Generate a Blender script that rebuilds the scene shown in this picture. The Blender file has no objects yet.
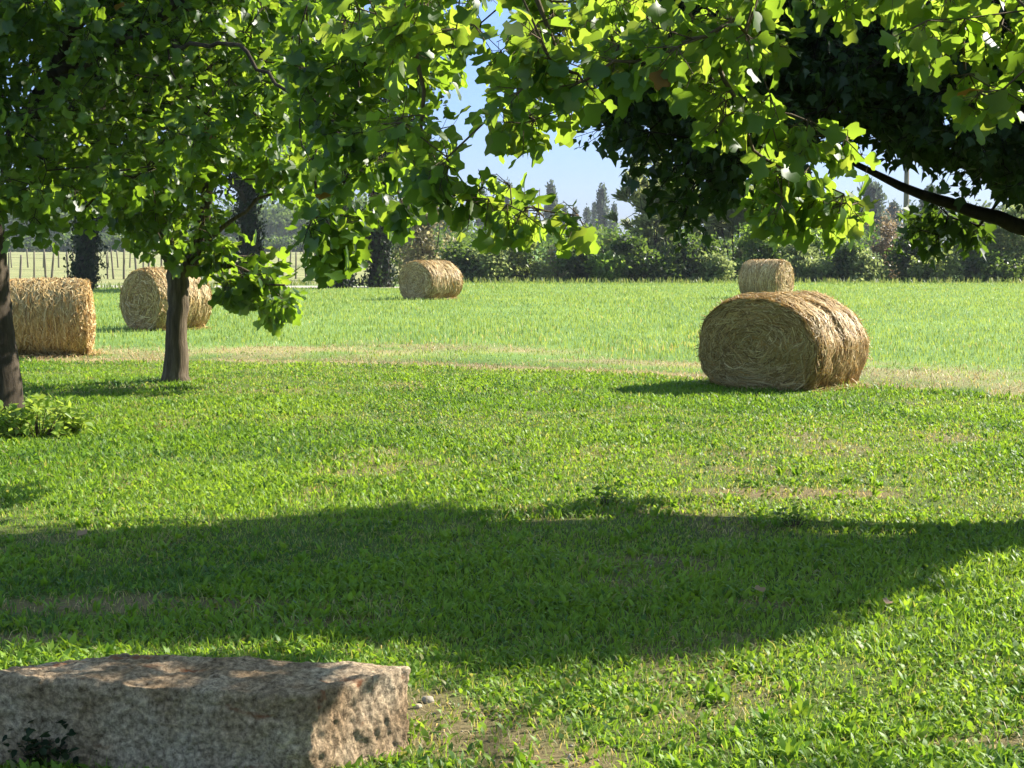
import bpy, math, random
import numpy as np
from mathutils import Vector, noise as mnoise

SC = bpy.context.scene
COL = SC.collection
R = np.random.default_rng(20)

# ------------------------------------------------------------------ camera maths
W, H, F = 1024, 768, 1706.67
CAMH = 1.75
HOR = 242.0
TH = math.atan((384 - HOR) / F)
CT, ST = math.cos(TH), math.sin(TH)


def ray(px, py):
    x = (px - 512.0) / F
    y = (384.0 - py) / F
    return np.array([x, CT + y * ST, -ST + y * CT])


def at(px, py, Y):
    """world point seen at pixel (px,py) at world distance Y"""
    d = ray(px, py)
    return np.array([0, 0, CAMH]) + d * (Y / d[1])


def gnd(px, py):
    d = ray(px, py)
    return np.array([0, 0, CAMH]) + d * (CAMH / -d[2])


def to_px(P):
    P = np.atleast_2d(P)
    dz = P[:, 2] - CAMH
    f = P[:, 1] * CT - dz * ST
    u = P[:, 1] * ST + dz * CT
    return 512 + F * P[:, 0] / f, 384 - F * u / f


SUN_AZ, SUN_EL = math.radians(62), math.radians(33)     # azimuth clockwise from +Y
KX, KY = math.sin(SUN_AZ) / math.tan(SUN_EL), math.cos(SUN_AZ) / math.tan(SUN_EL)


# ------------------------------------------------------------------ noise
def _h(ix, iy, iz, seed):
    h = (ix * 374761393 + iy * 668265263 + iz * 2147483647 + seed * 1274126177) & 0xFFFFFFFF
    h = ((h ^ (h >> 13)) * 1274126177) & 0xFFFFFFFF
    h = ((h ^ (h >> 16)) * 2246822519) & 0xFFFFFFFF
    return ((h ^ (h >> 15)) & 0xFFFFFF) / 16777215.0


def vn3(x, y, z, seed=0):
    x, y, z = np.broadcast_arrays(np.asarray(x, float), np.asarray(y, float), np.asarray(z, float))
    fx, fy, fz = np.floor(x), np.floor(y), np.floor(z)
    ix, iy, iz = fx.astype(np.int64), fy.astype(np.int64), fz.astype(np.int64)
    tx, ty, tz = x - fx, y - fy, z - fz
    tx, ty, tz = [t * t * (3 - 2 * t) for t in (tx, ty, tz)]
    r = 0
    for a in (0, 1):
        for b in (0, 1):
            for c in (0, 1):
                w = (tx if a else 1 - tx) * (ty if b else 1 - ty) * (tz if c else 1 - tz)
                r = r + w * _h(ix + a, iy + b, iz + c, seed)
    return r


def fbm(x, y, z=0.0, seed=0, oct=3):
    r, a, t = 0, 1.0, 0
    for k in range(oct):
        f = 2.0 ** k
        r = r + a * vn3(np.asarray(x) * f, np.asarray(y) * f, np.asarray(z) * f, seed + k * 17)
        t += a
        a *= 0.5
    return r / t


def sstep(a, b, x):
    t = np.clip((np.asarray(x, float) - a) / (b - a), 0, 1)
    return t * t * (3 - 2 * t)


def unit(v):
    return v / np.maximum(np.linalg.norm(v, axis=-1, keepdims=True), 1e-9)


def rdir(n):
    return unit(R.normal(size=(n, 3)))


# ------------------------------------------------------------------ mesh building
class MB:
    def __init__(self):
        self.v, self.f, self.t, self.c, self.n, self.mi = [], {}, [], [], 0, {}

    def add(self, V, Fs, tint=None, col=None, mi=0):
        V = np.asarray(V, float).reshape(-1, 3)
        Fs = np.asarray(Fs, np.int64)
        self.v.append(V)
        k = Fs.shape[1]
        self.f.setdefault(k, []).append(Fs + self.n)
        self.mi.setdefault(k, []).append(np.full(len(Fs), mi, np.int32))
        self.t.append(np.broadcast_to(0.5 if tint is None else tint, (len(V),)).astype(np.float32))
        if col is not None:
            self.c.append(np.broadcast_to(col, (len(V), 3)).astype(np.float32))
        self.n += len(V)

    def more_faces(self, Fs, mi=0):
        """faces on the vertices of the last add()"""
        Fs = np.asarray(Fs, np.int64)
        off = self.n - len(self.v[-1])
        k = Fs.shape[1]
        self.f.setdefault(k, []).append(Fs + off)
        self.mi.setdefault(k, []).append(np.full(len(Fs), mi, np.int32))

    def build(self, name, mats, parent=None, smooth=True):
        me = bpy.data.meshes.new(name)
        V = np.concatenate(self.v).astype(np.float32)
        me.vertices.add(len(V))
        me.vertices.foreach_set('co', V.ravel())
        loops, starts, tot, mis = [], [], [], []
        off = 0
        for k, L in self.f.items():
            A = np.concatenate(L)
            loops.append(A.ravel())
            starts.append(off + np.arange(len(A)) * k)
            tot.append(np.full(len(A), k))
            mis.append(np.concatenate(self.mi[k]))
            off += A.size
        loops = np.concatenate(loops).astype(np.int32)
        me.loops.add(len(loops))
        me.loops.foreach_set('vertex_index', loops)
        starts = np.concatenate(starts).astype(np.int32)
        me.polygons.add(len(starts))
        me.polygons.foreach_set('loop_start', starts)
        me.polygons.foreach_set('loop_total', np.concatenate(tot).astype(np.int32))
        me.polygons.foreach_set('material_index', np.concatenate(mis).astype(np.int32))
        me.polygons.foreach_set('use_smooth', np.full(len(starts), smooth, bool))
        a = me.attributes.new('tint', 'FLOAT', 'POINT')
        a.data.foreach_set('value', np.concatenate(self.t))
        if self.c:
            C = np.concatenate(self.c)
            C4 = np.ones((len(C), 4), np.float32)
            C4[:, :3] = C
            a = me.attributes.new('col', 'FLOAT_COLOR', 'POINT')
            a.data.foreach_set('color', C4.ravel())
        me.update(calc_edges=True)
        me.validate()
        for m in (mats if isinstance(mats, (list, tuple)) else [mats]):
            me.materials.append(m)
        o = bpy.data.objects.new(name, me)
        COL.objects.link(o)
        if parent is not None:
            o.parent = parent
        return o


def tag(o, label=None, cat=None, group=None, kind=None):
    if label: o['label'] = label
    if cat: o['category'] = cat
    if group: o['group'] = group
    if kind: o['kind'] = kind
    return o


def thing(name, label, cat, loc=(0, 0, 0), rz=0.0, group=None):
    o = bpy.data.objects.new(name, None)
    o.empty_display_size = 0.3
    COL.objects.link(o)
    o.location = [float(c) for c in loc]
    o.rotation_euler = (0, 0, rz)
    return tag(o, label, cat, group)


def tube(mb, P, r, sides=6, tint=0.5, cap=True, bark=0.0, seed=0):
    P = np.asarray(P, float)
    n = len(P)
    r = np.broadcast_to(np.asarray(r, float), (n,))
    T = np.gradient(P, axis=0)
    T = unit(T)
    a = np.array([0, 0, 1.0]) if abs(T[0][2]) < 0.9 else np.array([1.0, 0, 0])
    N = np.zeros_like(P)
    n0 = np.cross(T[0], a)
    n0 /= np.linalg.norm(n0)
    for i in range(n):
        n0 = n0 - T[i] * np.dot(n0, T[i])
        n0 /= max(np.linalg.norm(n0), 1e-9)
        N[i] = n0
    B = np.cross(T, N)
    th = np.arange(sides) * 2 * np.pi / sides
    rr = np.repeat(r[:, None], sides, 1)
    if bark:
        rr = rr * (1 + bark * (fbm(np.cos(th)[None] * 3 + 5, np.sin(th)[None] * 3 + 5, np.cumsum(np.r_[0, np.linalg.norm(np.diff(P, axis=0), axis=1)])[:, None] * 1.3, seed, 3) - 0.5) * 2)
    V = P[:, None] + rr[..., None] * (np.cos(th)[None, :, None] * N[:, None] + np.sin(th)[None, :, None] * B[:, None])
    i = np.arange(n - 1)[:, None] * sides
    j = np.arange(sides)[None]
    j2 = (j + 1) % sides
    Q = np.stack([i + j, i + j2, i + sides + j2, i + sides + j], -1).reshape(-1, 4)
    mb.add(V.reshape(-1, 3), Q, tint)
    if cap:
        for base, order in ((0, 1), ((n - 1) * sides, -1)):
            idx = base + np.arange(sides)[::-order]
            mb.more_faces(idx[None])


def cones(mb, A, B, ra, rb, tint=0.5):
    """many straight 3-sided twigs at once"""
    n = len(A)
    if n == 0: return
    T = unit(B - A)
    a = np.where(np.abs(T[:, 2:3]) < 0.9, [[0, 0, 1.0]], [[1.0, 0, 0]])
    N = unit(np.cross(T, a))
    Bn = np.cross(T, N)
    th = np.arange(3) * 2 * np.pi / 3
    ring = np.cos(th)[None, :, None] * N[:, None] + np.sin(th)[None, :, None] * Bn[:, None]
    V = np.concatenate([A[:, None] + ring * ra, B[:, None] + ring * rb], 1)
    k = np.arange(n)[:, None, None] * 6
    q = np.array([[0, 1, 4, 3], [1, 2, 5, 4], [2, 0, 3, 5]])[None]
    mb.add(V.reshape(-1, 3), (k + q).reshape(-1, 4), tint)


_mid = [[0, 0], [0, .28], [0, .55], [0, .79]]
_edge = [[.28, -.02], [.47, .10], [.50, .25], [.34, .47], [.44, .77], [.29, .92]]
_e = np.arange(6) + 4
TULIP = (np.array(_mid + _edge + [[-a_, b_] for a_, b_ in _edge]),
         np.array([[0, 4, 5, 1], [1, 5, 6, 7], [1, 7, 8, 2], [2, 8, 9, 3],
                   [0, 1, 11, 10], [1, 13, 12, 11], [1, 2, 14, 13], [2, 3, 15, 14]]))
OVATE = (np.array([[0, 0], [0, 1.0], [.30, .22], [.31, .58], [-.30, .22], [-.31, .58]]),
         np.array([[0, 2, 3, 1], [0, 1, 5, 4]]))
MAPLE = (np.array([[0, 0], [0, 1.0], [.30, .05], [.52, .45], [.24, .55], [-.30, .05], [-.52, .45], [-.24, .55]]),
         np.array([[0, 2, 3, 4], [0, 4, 1, 7], [0, 7, 6, 5]]))
LANCE = (np.array([[0, 0], [0, 1.0], [.12, .25], [.12, .6], [-.12, .25], [-.12, .6]]),
         np.array([[0, 2, 3, 1], [0, 1, 5, 4]]))


def leaves(mb, P, D, N, size, shape, tint, fold=0.25, curl=0.25):
    S, Q = shape
    D = unit(D)
    N = unit(N - D * np.sum(N * D, 1, keepdims=True))
    U = np.cross(D, N)
    n = len(P)
    size = np.broadcast_to(size, (n,))[:, None, None]
    fo = (fold * R.uniform(0.1, 1.6, n))[:, None, None]
    cu = (curl * R.uniform(-0.6, 1.6, n))[:, None, None]
    u = S[:, 0][None, :, None] * R.uniform(.78, 1.12, n)[:, None, None]
    v = S[:, 1][None, :, None]
    u = u + (R.normal(0, .10, n)[:, None, None]) * v * v
    V = P[:, None] + size * (u * U[:, None] + v * D[:, None] + (fo * np.abs(u) - cu * v * v) * N[:, None])
    k = np.arange(n)[:, None, None] * len(S)
    mb.add(V.reshape(-1, 3), (k + Q[None]).reshape(-1, 4), np.repeat(tint, len(S)))


# ------------------------------------------------------------------ materials
def nodes(name):
    m = bpy.data.materials.new(name)
    m.use_nodes = True
    nt = m.node_tree
    for n in list(nt.nodes): nt.nodes.remove(n)
    return m, nt, nt.nodes.new, nt.links.new


def ramp(nt, cols, pos=None):
    r = nt.nodes.new('ShaderNodeValToRGB')
    e = r.color_ramp.elements
    pos = pos or [i / (len(cols) - 1) for i in range(len(cols))]
    while len(e) < len(cols): e.new(0.5)
    for i, c in enumerate(cols):
        e[i].position = pos[i]
        e[i].color = (*c, 1)
    return r


def leaf_mat(name, cols, tcols, mixf=0.45, rough=0.45, spec=0.35):
    m, nt, N, L = nodes(name)
    a = N('ShaderNodeAttribute'); a.attribute_name = 'tint'
    r1, r2 = ramp(nt, cols), ramp(nt, tcols)
    L(a.outputs['Fac'], r1.inputs[0]); L(a.outputs['Fac'], r2.inputs[0])
    p = N('ShaderNodeBsdfPrincipled')
    p.inputs['Roughness'].default_value = rough
    p.inputs['Specular IOR Level'].default_value = spec
    L(r1.outputs[0], p.inputs['Base Color'])
    t = N('ShaderNodeBsdfTranslucent'); L(r2.outputs[0], t.inputs[0])
    mx = N('ShaderNodeMixShader'); mx.inputs[0].default_value = mixf
    L(p.outputs[0], mx.inputs[1]); L(t.outputs[0], mx.inputs[2])
    o = N('ShaderNodeOutputMaterial'); L(mx.outputs[0], o.inputs[0])
    return m


def col_mat(name, mixf=0.4, gain=(1.5, 1.35, 0.8), rough=0.5, spec=0.3):
    """blades and straws: colour from the per-blade attribute"""
    m, nt, N, L = nodes(name)
    a = N('ShaderNodeAttribute'); a.attribute_name = 'col'
    p = N('ShaderNodeBsdfPrincipled')
    p.inputs['Roughness'].default_value = rough
    p.inputs['Specular IOR Level'].default_value = spec
    L(a.outputs['Color'], p.inputs['Base Color'])
    v = N('ShaderNodeVectorMath'); v.operation = 'MULTIPLY'; v.inputs[1].default_value = gain
    L(a.outputs['Color'], v.inputs[0])
    t = N('ShaderNodeBsdfTranslucent'); L(v.outputs[0], t.inputs[0])
    mx = N('ShaderNodeMixShader'); mx.inputs[0].default_value = mixf
    L(p.outputs[0], mx.inputs[1]); L(t.outputs[0], mx.inputs[2])
    o = N('ShaderNodeOutputMaterial'); L(mx.outputs[0], o.inputs[0])
    return m


def bark_mat(name, cols, scale=(9, 9, 1.6), bump=0.6, rough=0.9):
    m, nt, N, L = nodes(name)
    tc = N('ShaderNodeTexCoord')
    mp = N('ShaderNodeMapping'); mp.inputs['Scale'].default_value = scale
    L(tc.outputs['Object'], mp.inputs[0])
    n1 = N('ShaderNodeTexNoise'); n1.inputs['Scale'].default_value = 2.2; n1.inputs['Detail'].default_value = 8
    n1.inputs['Roughness'].default_value = 0.65
    L(mp.outputs[0], n1.inputs['Vector'])
    n2 = N('ShaderNodeTexNoise'); n2.inputs['Scale'].default_value = 1.7; n2.inputs['Detail'].default_value = 4
    L(tc.outputs['Object'], n2.inputs['Vector'])
    mx = N('ShaderNodeMath'); mx.operation = 'MULTIPLY_ADD'; mx.inputs[1].default_value = 0.35; 
    L(n2.outputs[0], mx.inputs[0]); 
    sc = N('ShaderNodeMath'); sc.operation = 'MULTIPLY'; sc.inputs[1].default_value = 0.65
    L(n1.outputs[0], sc.inputs[0]); L(sc.outputs[0], mx.inputs[2])
    r = ramp(nt, cols, [0.3 + 0.4 * i / (len(cols) - 1) for i in range(len(cols))])
    L(mx.outputs[0], r.inputs[0])
    p = N('ShaderNodeBsdfPrincipled'); p.inputs['Roughness'].default_value = rough
    p.inputs['Specular IOR Level'].default_value = 0.15
    L(r.outputs[0], p.inputs['Base Color'])
    b = N('ShaderNodeBump'); b.inputs['Strength'].default_value = bump; b.inputs['Distance'].default_value = 0.02
    L(n1.outputs[0], b.inputs['Height']); L(b.outputs[0], p.inputs['Normal'])
    o = N('ShaderNodeOutputMaterial'); L(p.outputs[0], o.inputs[0])
    return m


M = {}
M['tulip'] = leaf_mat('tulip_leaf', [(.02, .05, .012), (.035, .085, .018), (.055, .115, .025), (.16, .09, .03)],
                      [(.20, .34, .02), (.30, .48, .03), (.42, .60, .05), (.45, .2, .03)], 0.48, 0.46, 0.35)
M['tulip_shade'] = leaf_mat('tulip_leaf_shaded', [(.020, .048, .010), (.034, .080, .014), (.055, .110, .020), (.13, .08, .03)],
                            [(.15, .27, .013), (.25, .41, .022), (.37, .55, .035), (.4, .2, .03)], 0.47, 0.42, 0.45)  # duller tulip leaf copy; shade of the left crowns put into its colour
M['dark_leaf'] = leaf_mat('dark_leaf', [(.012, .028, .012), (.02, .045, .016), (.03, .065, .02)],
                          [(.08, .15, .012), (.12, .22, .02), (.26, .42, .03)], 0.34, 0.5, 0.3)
M['bush'] = leaf_mat('garden_bush_leaf', [(.14, .23, .03), (.22, .33, .05), (.32, .40, .10)],
                     [(.3, .42, .04), (.42, .55, .06), (.5, .6, .1)], 0.4, 0.4, 0.4)
M['ivy'] = leaf_mat('ivy_leaf', [(.006, .014, .005), (.010, .020, .006), (.02, .034, .010)],
                    [(.03, .06, .01), (.045, .09, .012), (.08, .13, .02)], 0.25, 0.5, 0.15)
HEDGE_COLS = {
    'olive': ([(.05, .065, .03), (.09, .11, .055), (.15, .17, .09)], [(.10, .13, .04), (.16, .20, .06), (.22, .25, .1)]),
    'deep': ([(.02, .04, .018), (.04, .07, .03), (.085, .12, .06)], [(.06, .11, .02), (.10, .16, .03), (.16, .22, .05)]),
    'grey': ([(.07, .09, .055), (.12, .145, .09), (.20, .22, .15)], [(.12, .15, .07), (.18, .21, .10), (.25, .28, .15)]),
    'tamarisk': ([(.08, .10, .05), (.15, .175, .09), (.25, .27, .15)], [(.12, .15, .07), (.2, .23, .11), (.28, .3, .16)]),
    'tan': ([(.12, .11, .055), (.19, .165, .09), (.28, .24, .14)], [(.2, .18, .07), (.26, .23, .1), (.3, .27, .13)]),
    'russet': ([(.09, .07, .045), (.16, .115, .08), (.22, .16, .11)], [(.14, .1, .05), (.2, .15, .08), (.25, .18, .1)]),
    'fresh': ([(.04, .075, .02), (.07, .12, .03), (.12, .17, .05)], [(.13, .22, .03), (.2, .3, .05), (.28, .36, .08)]),
    'poplar': ([(.045, .065, .05), (.07, .09, .07), (.10, .125, .095)], [(.06, .09, .05), (.09, .12, .07), (.12, .15, .09)]),
    'far': ([(.05, .095, .03), (.085, .14, .045), (.13, .18, .06)], [(.08, .14, .03), (.12, .18, .04), (.16, .22, .06)]),
}
for k, (a, b) in HEDGE_COLS.items():
    g_ = {'olive': 1.3, 'deep': .95, 'grey': 1.25, 'fresh': 1.15, 'far': .85, 'poplar': .75}.get(k, 1.1)
    if k == 'grey': a = [(q[0] * .82, q[1] * .95, q[2] * .7) for q in a]
    if k not in ('poplar', 'russet', 'tan'): a = [(q[0], q[1], q[2] * .65) for q in a]; b = [(q[0], q[1], q[2] * .65) for q in b]
    a = [tuple(c_ * g_ for c_ in q) for q in a]; b = [tuple(c_ * g_ * 1.3 for c_ in q) for q in b]
    M[k] = leaf_mat(k + '_foliage', a, b, 0.5, 0.42, .08 if k in ('far', 'poplar') else .3)
M['grass'] = col_mat('lawn_grass', 0.45, (1.78, 1.6, 0.8), 0.5, 0.22)
M['fieldgrass'] = col_mat('field_grass', 0.42, (1.7, 1.45, 0.9), 0.5, 0.3)
M['straw'] = col_mat('straw', 0.18, (1.2, 1.1, 0.9), 0.55, 0.3)
M['bark'] = bark_mat('young_bark', [(.03, .022, .014), (.11, .083, .052), (.22, .175, .118)], (11, 11, 1.4), 1.0)
M['brownbark'] = bark_mat('brown_bark', [(.02, .015, .010), (.05, .038, .025), (.10, .078, .052)])
M['darkbark'] = bark_mat('dark_bark', [(.010, .008, .006), (.024, .019, .014), (.05, .04, .03)])
M['oldwood'] = bark_mat('weathered_wood', [(.09, .08, .055), (.18, .155, .11), (.29, .25, .19)], (14, 14, 1.2))
M['twig'] = bark_mat('twig', [(.05, .04, .025), (.1, .075, .045), (.15, .11, .07)])

# ------------------------------------------------------------------ ground cover masks (shared by soil and plants)
def edge_y(x):
    """distance at which the mown lawn gives way to the hay field"""
    return 23.2 - 0.5 * x - 0.04 * np.clip(x, -9, 9) ** 2 + 0.5 * (fbm(x * 0.35, 3.3, 0, 5) - 0.5)


def dry_mask(x, y):
    s = y - edge_y(x)
    n = fbm(x * 0.5, y * 0.5, 0, 11, 3)
    n2 = fbm(x * 1.7, y * 1.1, 0, 12, 3)
    band = sstep(-0.15, 0.15, s) * (1 - sstep(0.5, 1.2, s)) * sstep(0.32, 0.52, n2) * .95
    band2 = sstep(1.6, 2.6, s) * (1 - sstep(4.2, 6.5, s)) * sstep(0.46, 0.7, n) * 0.6
    left = sstep(-0.2, 0.3, s) * (1 - sstep(2.6, 4.2, s)) * (1 - sstep(-3.5, -0.5, x)) * sstep(0.36, 0.66, n2) * 0.5
    right = sstep(0, .4, s) * (1 - sstep(2.6, 4.0, s)) * sstep(3.6, 5, x) * sstep(.36, .66, n2) * 0.5
    return np.clip(np.maximum.reduce([band, band2, left, right]), 0, 1)


def blob(x, y, c, rx, ry):
    return np.clip(1 - ((x - c[0]) / rx) ** 2 - ((y - c[1]) / ry) ** 2, 0, 1)


BARE = [(gnd(480, 735), 0.36, 0.42), (gnd(425, 715), 0.2, 0.35), (gnd(545, 760), 0.3, 0.25), (gnd(800, 494), .9, .35), (gnd(90, 605), 0.55, 0.3),
        (gnd(235, 605), 0.35, 0.15), (gnd(980, 745), 0.35, 0.1), (gnd(760, 605), 0.3, 0.15), (gnd(330, 625), .3, .12),
        (gnd(640, 560), .4, .12), (gnd(30, 640), .4, .12)]


def bare_mask(x, y):
    b = 0
    for c, rx, ry in BARE:
        b = np.maximum(b, blob(x, y, c, rx * 1.25, ry * 1.25))
    n = fbm(x * 4, y * 3, 0, 31, 3)
    gen = sstep(0.62, 0.78, fbm(x * 1.5, y * 1.0, 0, 37, 3)) * 0.65 * (y < 22)
    return np.clip(sstep(0.25, 0.75, b * 1.0 + (n - 0.5) * 0.9) * (b > 0) + gen, 0, 1)


# ------------------------------------------------------------------ ground
def axis(parts):
    return np.unique(np.concatenate(parts))


gx = axis([np.array([-3000, -900, -300, -120, -60, -40.]), np.linspace(-28, 28, 57), np.linspace(-9, 9, 121), np.array([40, 60, 120, 300, 900, 3000.])])
gy = axis([np.array([-800, -100, -20.]), np.linspace(-4, 4, 9), np.linspace(4, 30, 209), np.linspace(31, 90, 60), np.array([110, 140, 180, 240, 320, 450, 700, 1200, 3000.])])
X, Y = np.meshgrid(gx, gy)
gm = MB()
V = np.stack([X, Y, np.zeros_like(X)], -1).reshape(-1, 3)
i = np.arange(len(gy) - 1)[:, None] * len(gx)
j = np.arange(len(gx) - 1)[None]
Q = np.stack([i + j, i + j + 1, i + len(gx) + j + 1, i + len(gx) + j], -1).reshape(-1, 4)
x, y = V[:, 0], V[:, 1]
soil = np.array([.22, .165, .095]); thatch = np.array([.10, .14, .035]); fieldc = np.array([.14, .23, .06])
strawc = np.array([.36, .265, .15]); pasture = np.array([.25, .255, .115])
s = y - edge_y(x)
c = thatch + (fieldc - thatch) * sstep(0, 3, s)[:, None]
d = dry_mask(x, y)[:, None]
c = c * (1 - d) + strawc * d
b = bare_mask(x, y)[:, None] * .85
c = c * (1 - b) + soil * b
past = (sstep(69, 72, y) * (1 - sstep(-6, -2, x)))[:, None]
c = c * (1 - past) + pasture * past
gm.add(V, Q, 0.5, c)
m, nt, N, L = nodes('ground')
a = N('ShaderNodeAttribute'); a.attribute_name = 'col'
tc = N('ShaderNodeTexCoord')
n1 = N('ShaderNodeTexNoise'); n1.inputs['Scale'].default_value = 38; n1.inputs['Detail'].default_value = 10; n1.inputs['Roughness'].default_value = .8
L(tc.outputs['Object'], n1.inputs['Vector'])
n2 = N('ShaderNodeTexNoise'); n2.inputs['Scale'].default_value = 0.35; n2.inputs['Detail'].default_value = 5
L(tc.outputs['Object'], n2.inputs['Vector'])
r1 = ramp(nt, [(.35, .33, .3), (1, 1, 1), (1.6, 1.5, 1.4)], [.3, .5, .72]); L(n1.outputs[0], r1.inputs[0])
r2 = ramp(nt, [(.75, .8, .75), (1.15, 1.1, 1.05)], [.35, .65]); L(n2.outputs[0], r2.inputs[0])
v1 = N('ShaderNodeVectorMath'); v1.operation = 'MULTIPLY'; L(a.outputs['Color'], v1.inputs[0]); L(r1.outputs[0], v1.inputs[1])
v2 = N('ShaderNodeVectorMath'); v2.operation = 'MULTIPLY'; L(v1.outputs[0], v2.inputs[0]); L(r2.outputs[0], v2.inputs[1])
p = N('ShaderNodeBsdfPrincipled'); p.inputs['Roughness'].default_value = .95; p.inputs['Specular IOR Level'].default_value = .1
L(v2.outputs[0], p.inputs['Base Color'])
bp = N('ShaderNodeBump'); bp.inputs['Strength'].default_value = .8; bp.inputs['Distance'].default_value = .02
L(n1.outputs[0], bp.inputs['Height']); L(bp.outputs[0], p.inputs['Normal'])
o = N('ShaderNodeOutputMaterial'); L(p.outputs[0], o.inputs[0])
tag(gm.build('ground', m), kind='structure')

# pale gravel track past the old trees
tm = MB()
xs = np.linspace(-60, -2.0, 59)
w0 = 65.6 + 0.5 * np.sin(xs * .21); w1 = w0 + 3.4 - sstep(-8, -2, xs) * 2.6
Vt = np.stack([np.r_[xs, xs], np.r_[w0, w1], np.full(118, .004)], 1)
i = np.arange(58)
tm.add(Vt, np.stack([i, i + 1, i + 60, i + 59], 1))
tag(tm.build('track', bark_mat('gravel_track', [(.28, .25, .2), (.4, .36, .3), (.5, .46, .39)], (1, 1, 1), .3)), kind='structure')


# ------------------------------------------------------------------ grass
def blades(mb, P, h, w, lean, az, col, rows=4, prof=None):
    """ribbons curving away from upright; P (n,3) roots, h length, w width, lean 0..1"""
    n = len(P)
    t = np.linspace(0, 1, rows)
    prof = np.asarray(prof)                                # (rows,) or (n,rows)
    prof = np.broadcast_to(prof, (n, rows))
    D = np.stack([np.cos(az), np.sin(az), np.zeros(n)], 1)
    tw = az + np.pi / 2 + R.normal(0, .5, n)
    U = np.stack([np.cos(tw), np.sin(tw), R.normal(0, .15, n)], 1)
    out = lean[:, None] * (t ** 1.6)[None]
    up = np.sqrt(np.clip(1 - (lean[:, None] * t[None] ** 0.7) ** 2, 0.02, 1)) * t[None]
    C = P[:, None] + h[:, None, None] * (out[..., None] * D[:, None] + up[..., None] * np.array([0, 0, 1.0]))
    hw = (w[:, None] * prof)[..., None] * U[:, None] * 0.5
    V = np.stack([C - hw, C + hw], 2)                       # n,rows,2,3
    k = np.arange(n)[:, None, None] * rows * 2
    r = (np.arange(rows - 1) * 2)[None, :, None]
    q = np.array([0, 1, 3, 2])[None, None]
    mb.add(V.reshape(-1, 3), (k + r + q).reshape(-1, 4), 0.5, np.repeat(col, rows * 2, axis=0))


def scatter(n, d0, d1, power, margin=1.35, pad=0.6):
    """points in the wedge the photograph looks over, thinning with distance"""
    q = R.random(n)
    e = 2 - power
    d = (d0 ** e + q * (d1 ** e - d0 ** e)) ** (1 / e)
    hw = 0.3 * d * margin + pad
    return np.stack([R.uniform(-1, 1, n) * hw, d, np.zeros(n)], 1)


STONE_C = np.array([-1.31, 5.72])
STONE_A = math.radians(9)


def in_stone(P, pad=0.0):
    q = P[:, :2] - STONE_C
    u = q[:, 0] * math.cos(STONE_A) - q[:, 1] * math.sin(STONE_A)
    v = q[:, 0] * math.sin(STONE_A) + q[:, 1] * math.cos(STONE_A)
    return (np.abs(u) < .78 + pad) & (np.abs(v) < .235 + pad)


NB = 520000
P = scatter(NB, 4.4, 26.5, 1.15)
s = P[:, 1] - edge_y(P[:, 0])
bare = bare_mask(P[:, 0], P[:, 1])
clump = fbm(P[:, 0] * 2.2, P[:, 1] * 2.2, 0, 41, 3)
keep = (s < R.normal(0.05, .25, NB)) & (R.random(NB) > bare * 0.72) & ~in_stone(P, -.02) & (R.random(NB) < .35 + 1.1 * clump)
P = P[keep]
n = len(P)
d = P[:, 1]
patch = fbm(P[:, 0] * 0.45, P[:, 1] * 0.45, 0, 43, 3)
clump = fbm(P[:, 0] * 2.2, P[:, 1] * 2.2, 0, 41, 3)
short = sstep(.5, .62, fbm(P[:, 0] * .35, P[:, 1] * .6, 0, 47, 3)) * .75
short = np.maximum(short, blob(P[:, 0], P[:, 1], gnd(720, 475), 3.0, 2.2) * .9)
broad = R.random(n) < np.clip(.22 + .9 * (clump - .45) + .18 * sstep(11, 5, d), .1, .75)
far = np.sqrt(np.maximum(d, 5) / 6.0)
h = np.where(broad, R.uniform(.03, .065, n), R.uniform(.03, .07, n)) * (0.55 + .8 * clump) * (1 - .5 * short) * (1 + .1 * far)
h = h * (1 + .9 * np.exp(-((P[:, 1] - edge_y(P[:, 0]) + .12) / .2) ** 2))
w = np.where(broad, R.uniform(.013, .026, n) * far ** .35, R.uniform(.003, .0065, n) * far) * (1 - .2 * short)
lean = np.where(broad, R.uniform(.55, .99, n), R.beta(2.4, 1.6, n))
prof = np.where(broad[:, None], np.array([[.3, 1.0, .85, .1]]), np.array([[.9, 1.0, .75, .08]]))
g1 = np.array([.115, .22, .022]); g2 = np.array([.19, .305, .036]); g3 = np.array([.25, .26, .10]); g4 = np.array([.075, .155, .035])
u = np.clip(R.normal(.45, .28, n) + (patch - .5) * 1.8 + .3 * short, 0, 1)[:, None]
colr = g1 * (1 - u) + g2 * u
dk = (R.random(n) < .08 + .5 * sstep(.52, .7, fbm(P[:, 0] * 1.1, P[:, 1] * .8, 0, 49, 3)))[:, None]
colr = np.where(dk, g4, colr)
yl = ((R.random(n) < .06 + .34 * short + .3 * bare_mask(P[:, 0], P[:, 1])) & ~(broad & (R.random(n) < .85)))[:, None]
colr = np.where(yl, g3 * R.uniform(.7, 1.35, (n, 1)), colr)
colr = colr * R.uniform(.8, 1.2, (n, 1))
lm = MB()
blades(lm, P, h, w, lean, R.uniform(0, 2 * np.pi, n), colr, 4, prof)
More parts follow.
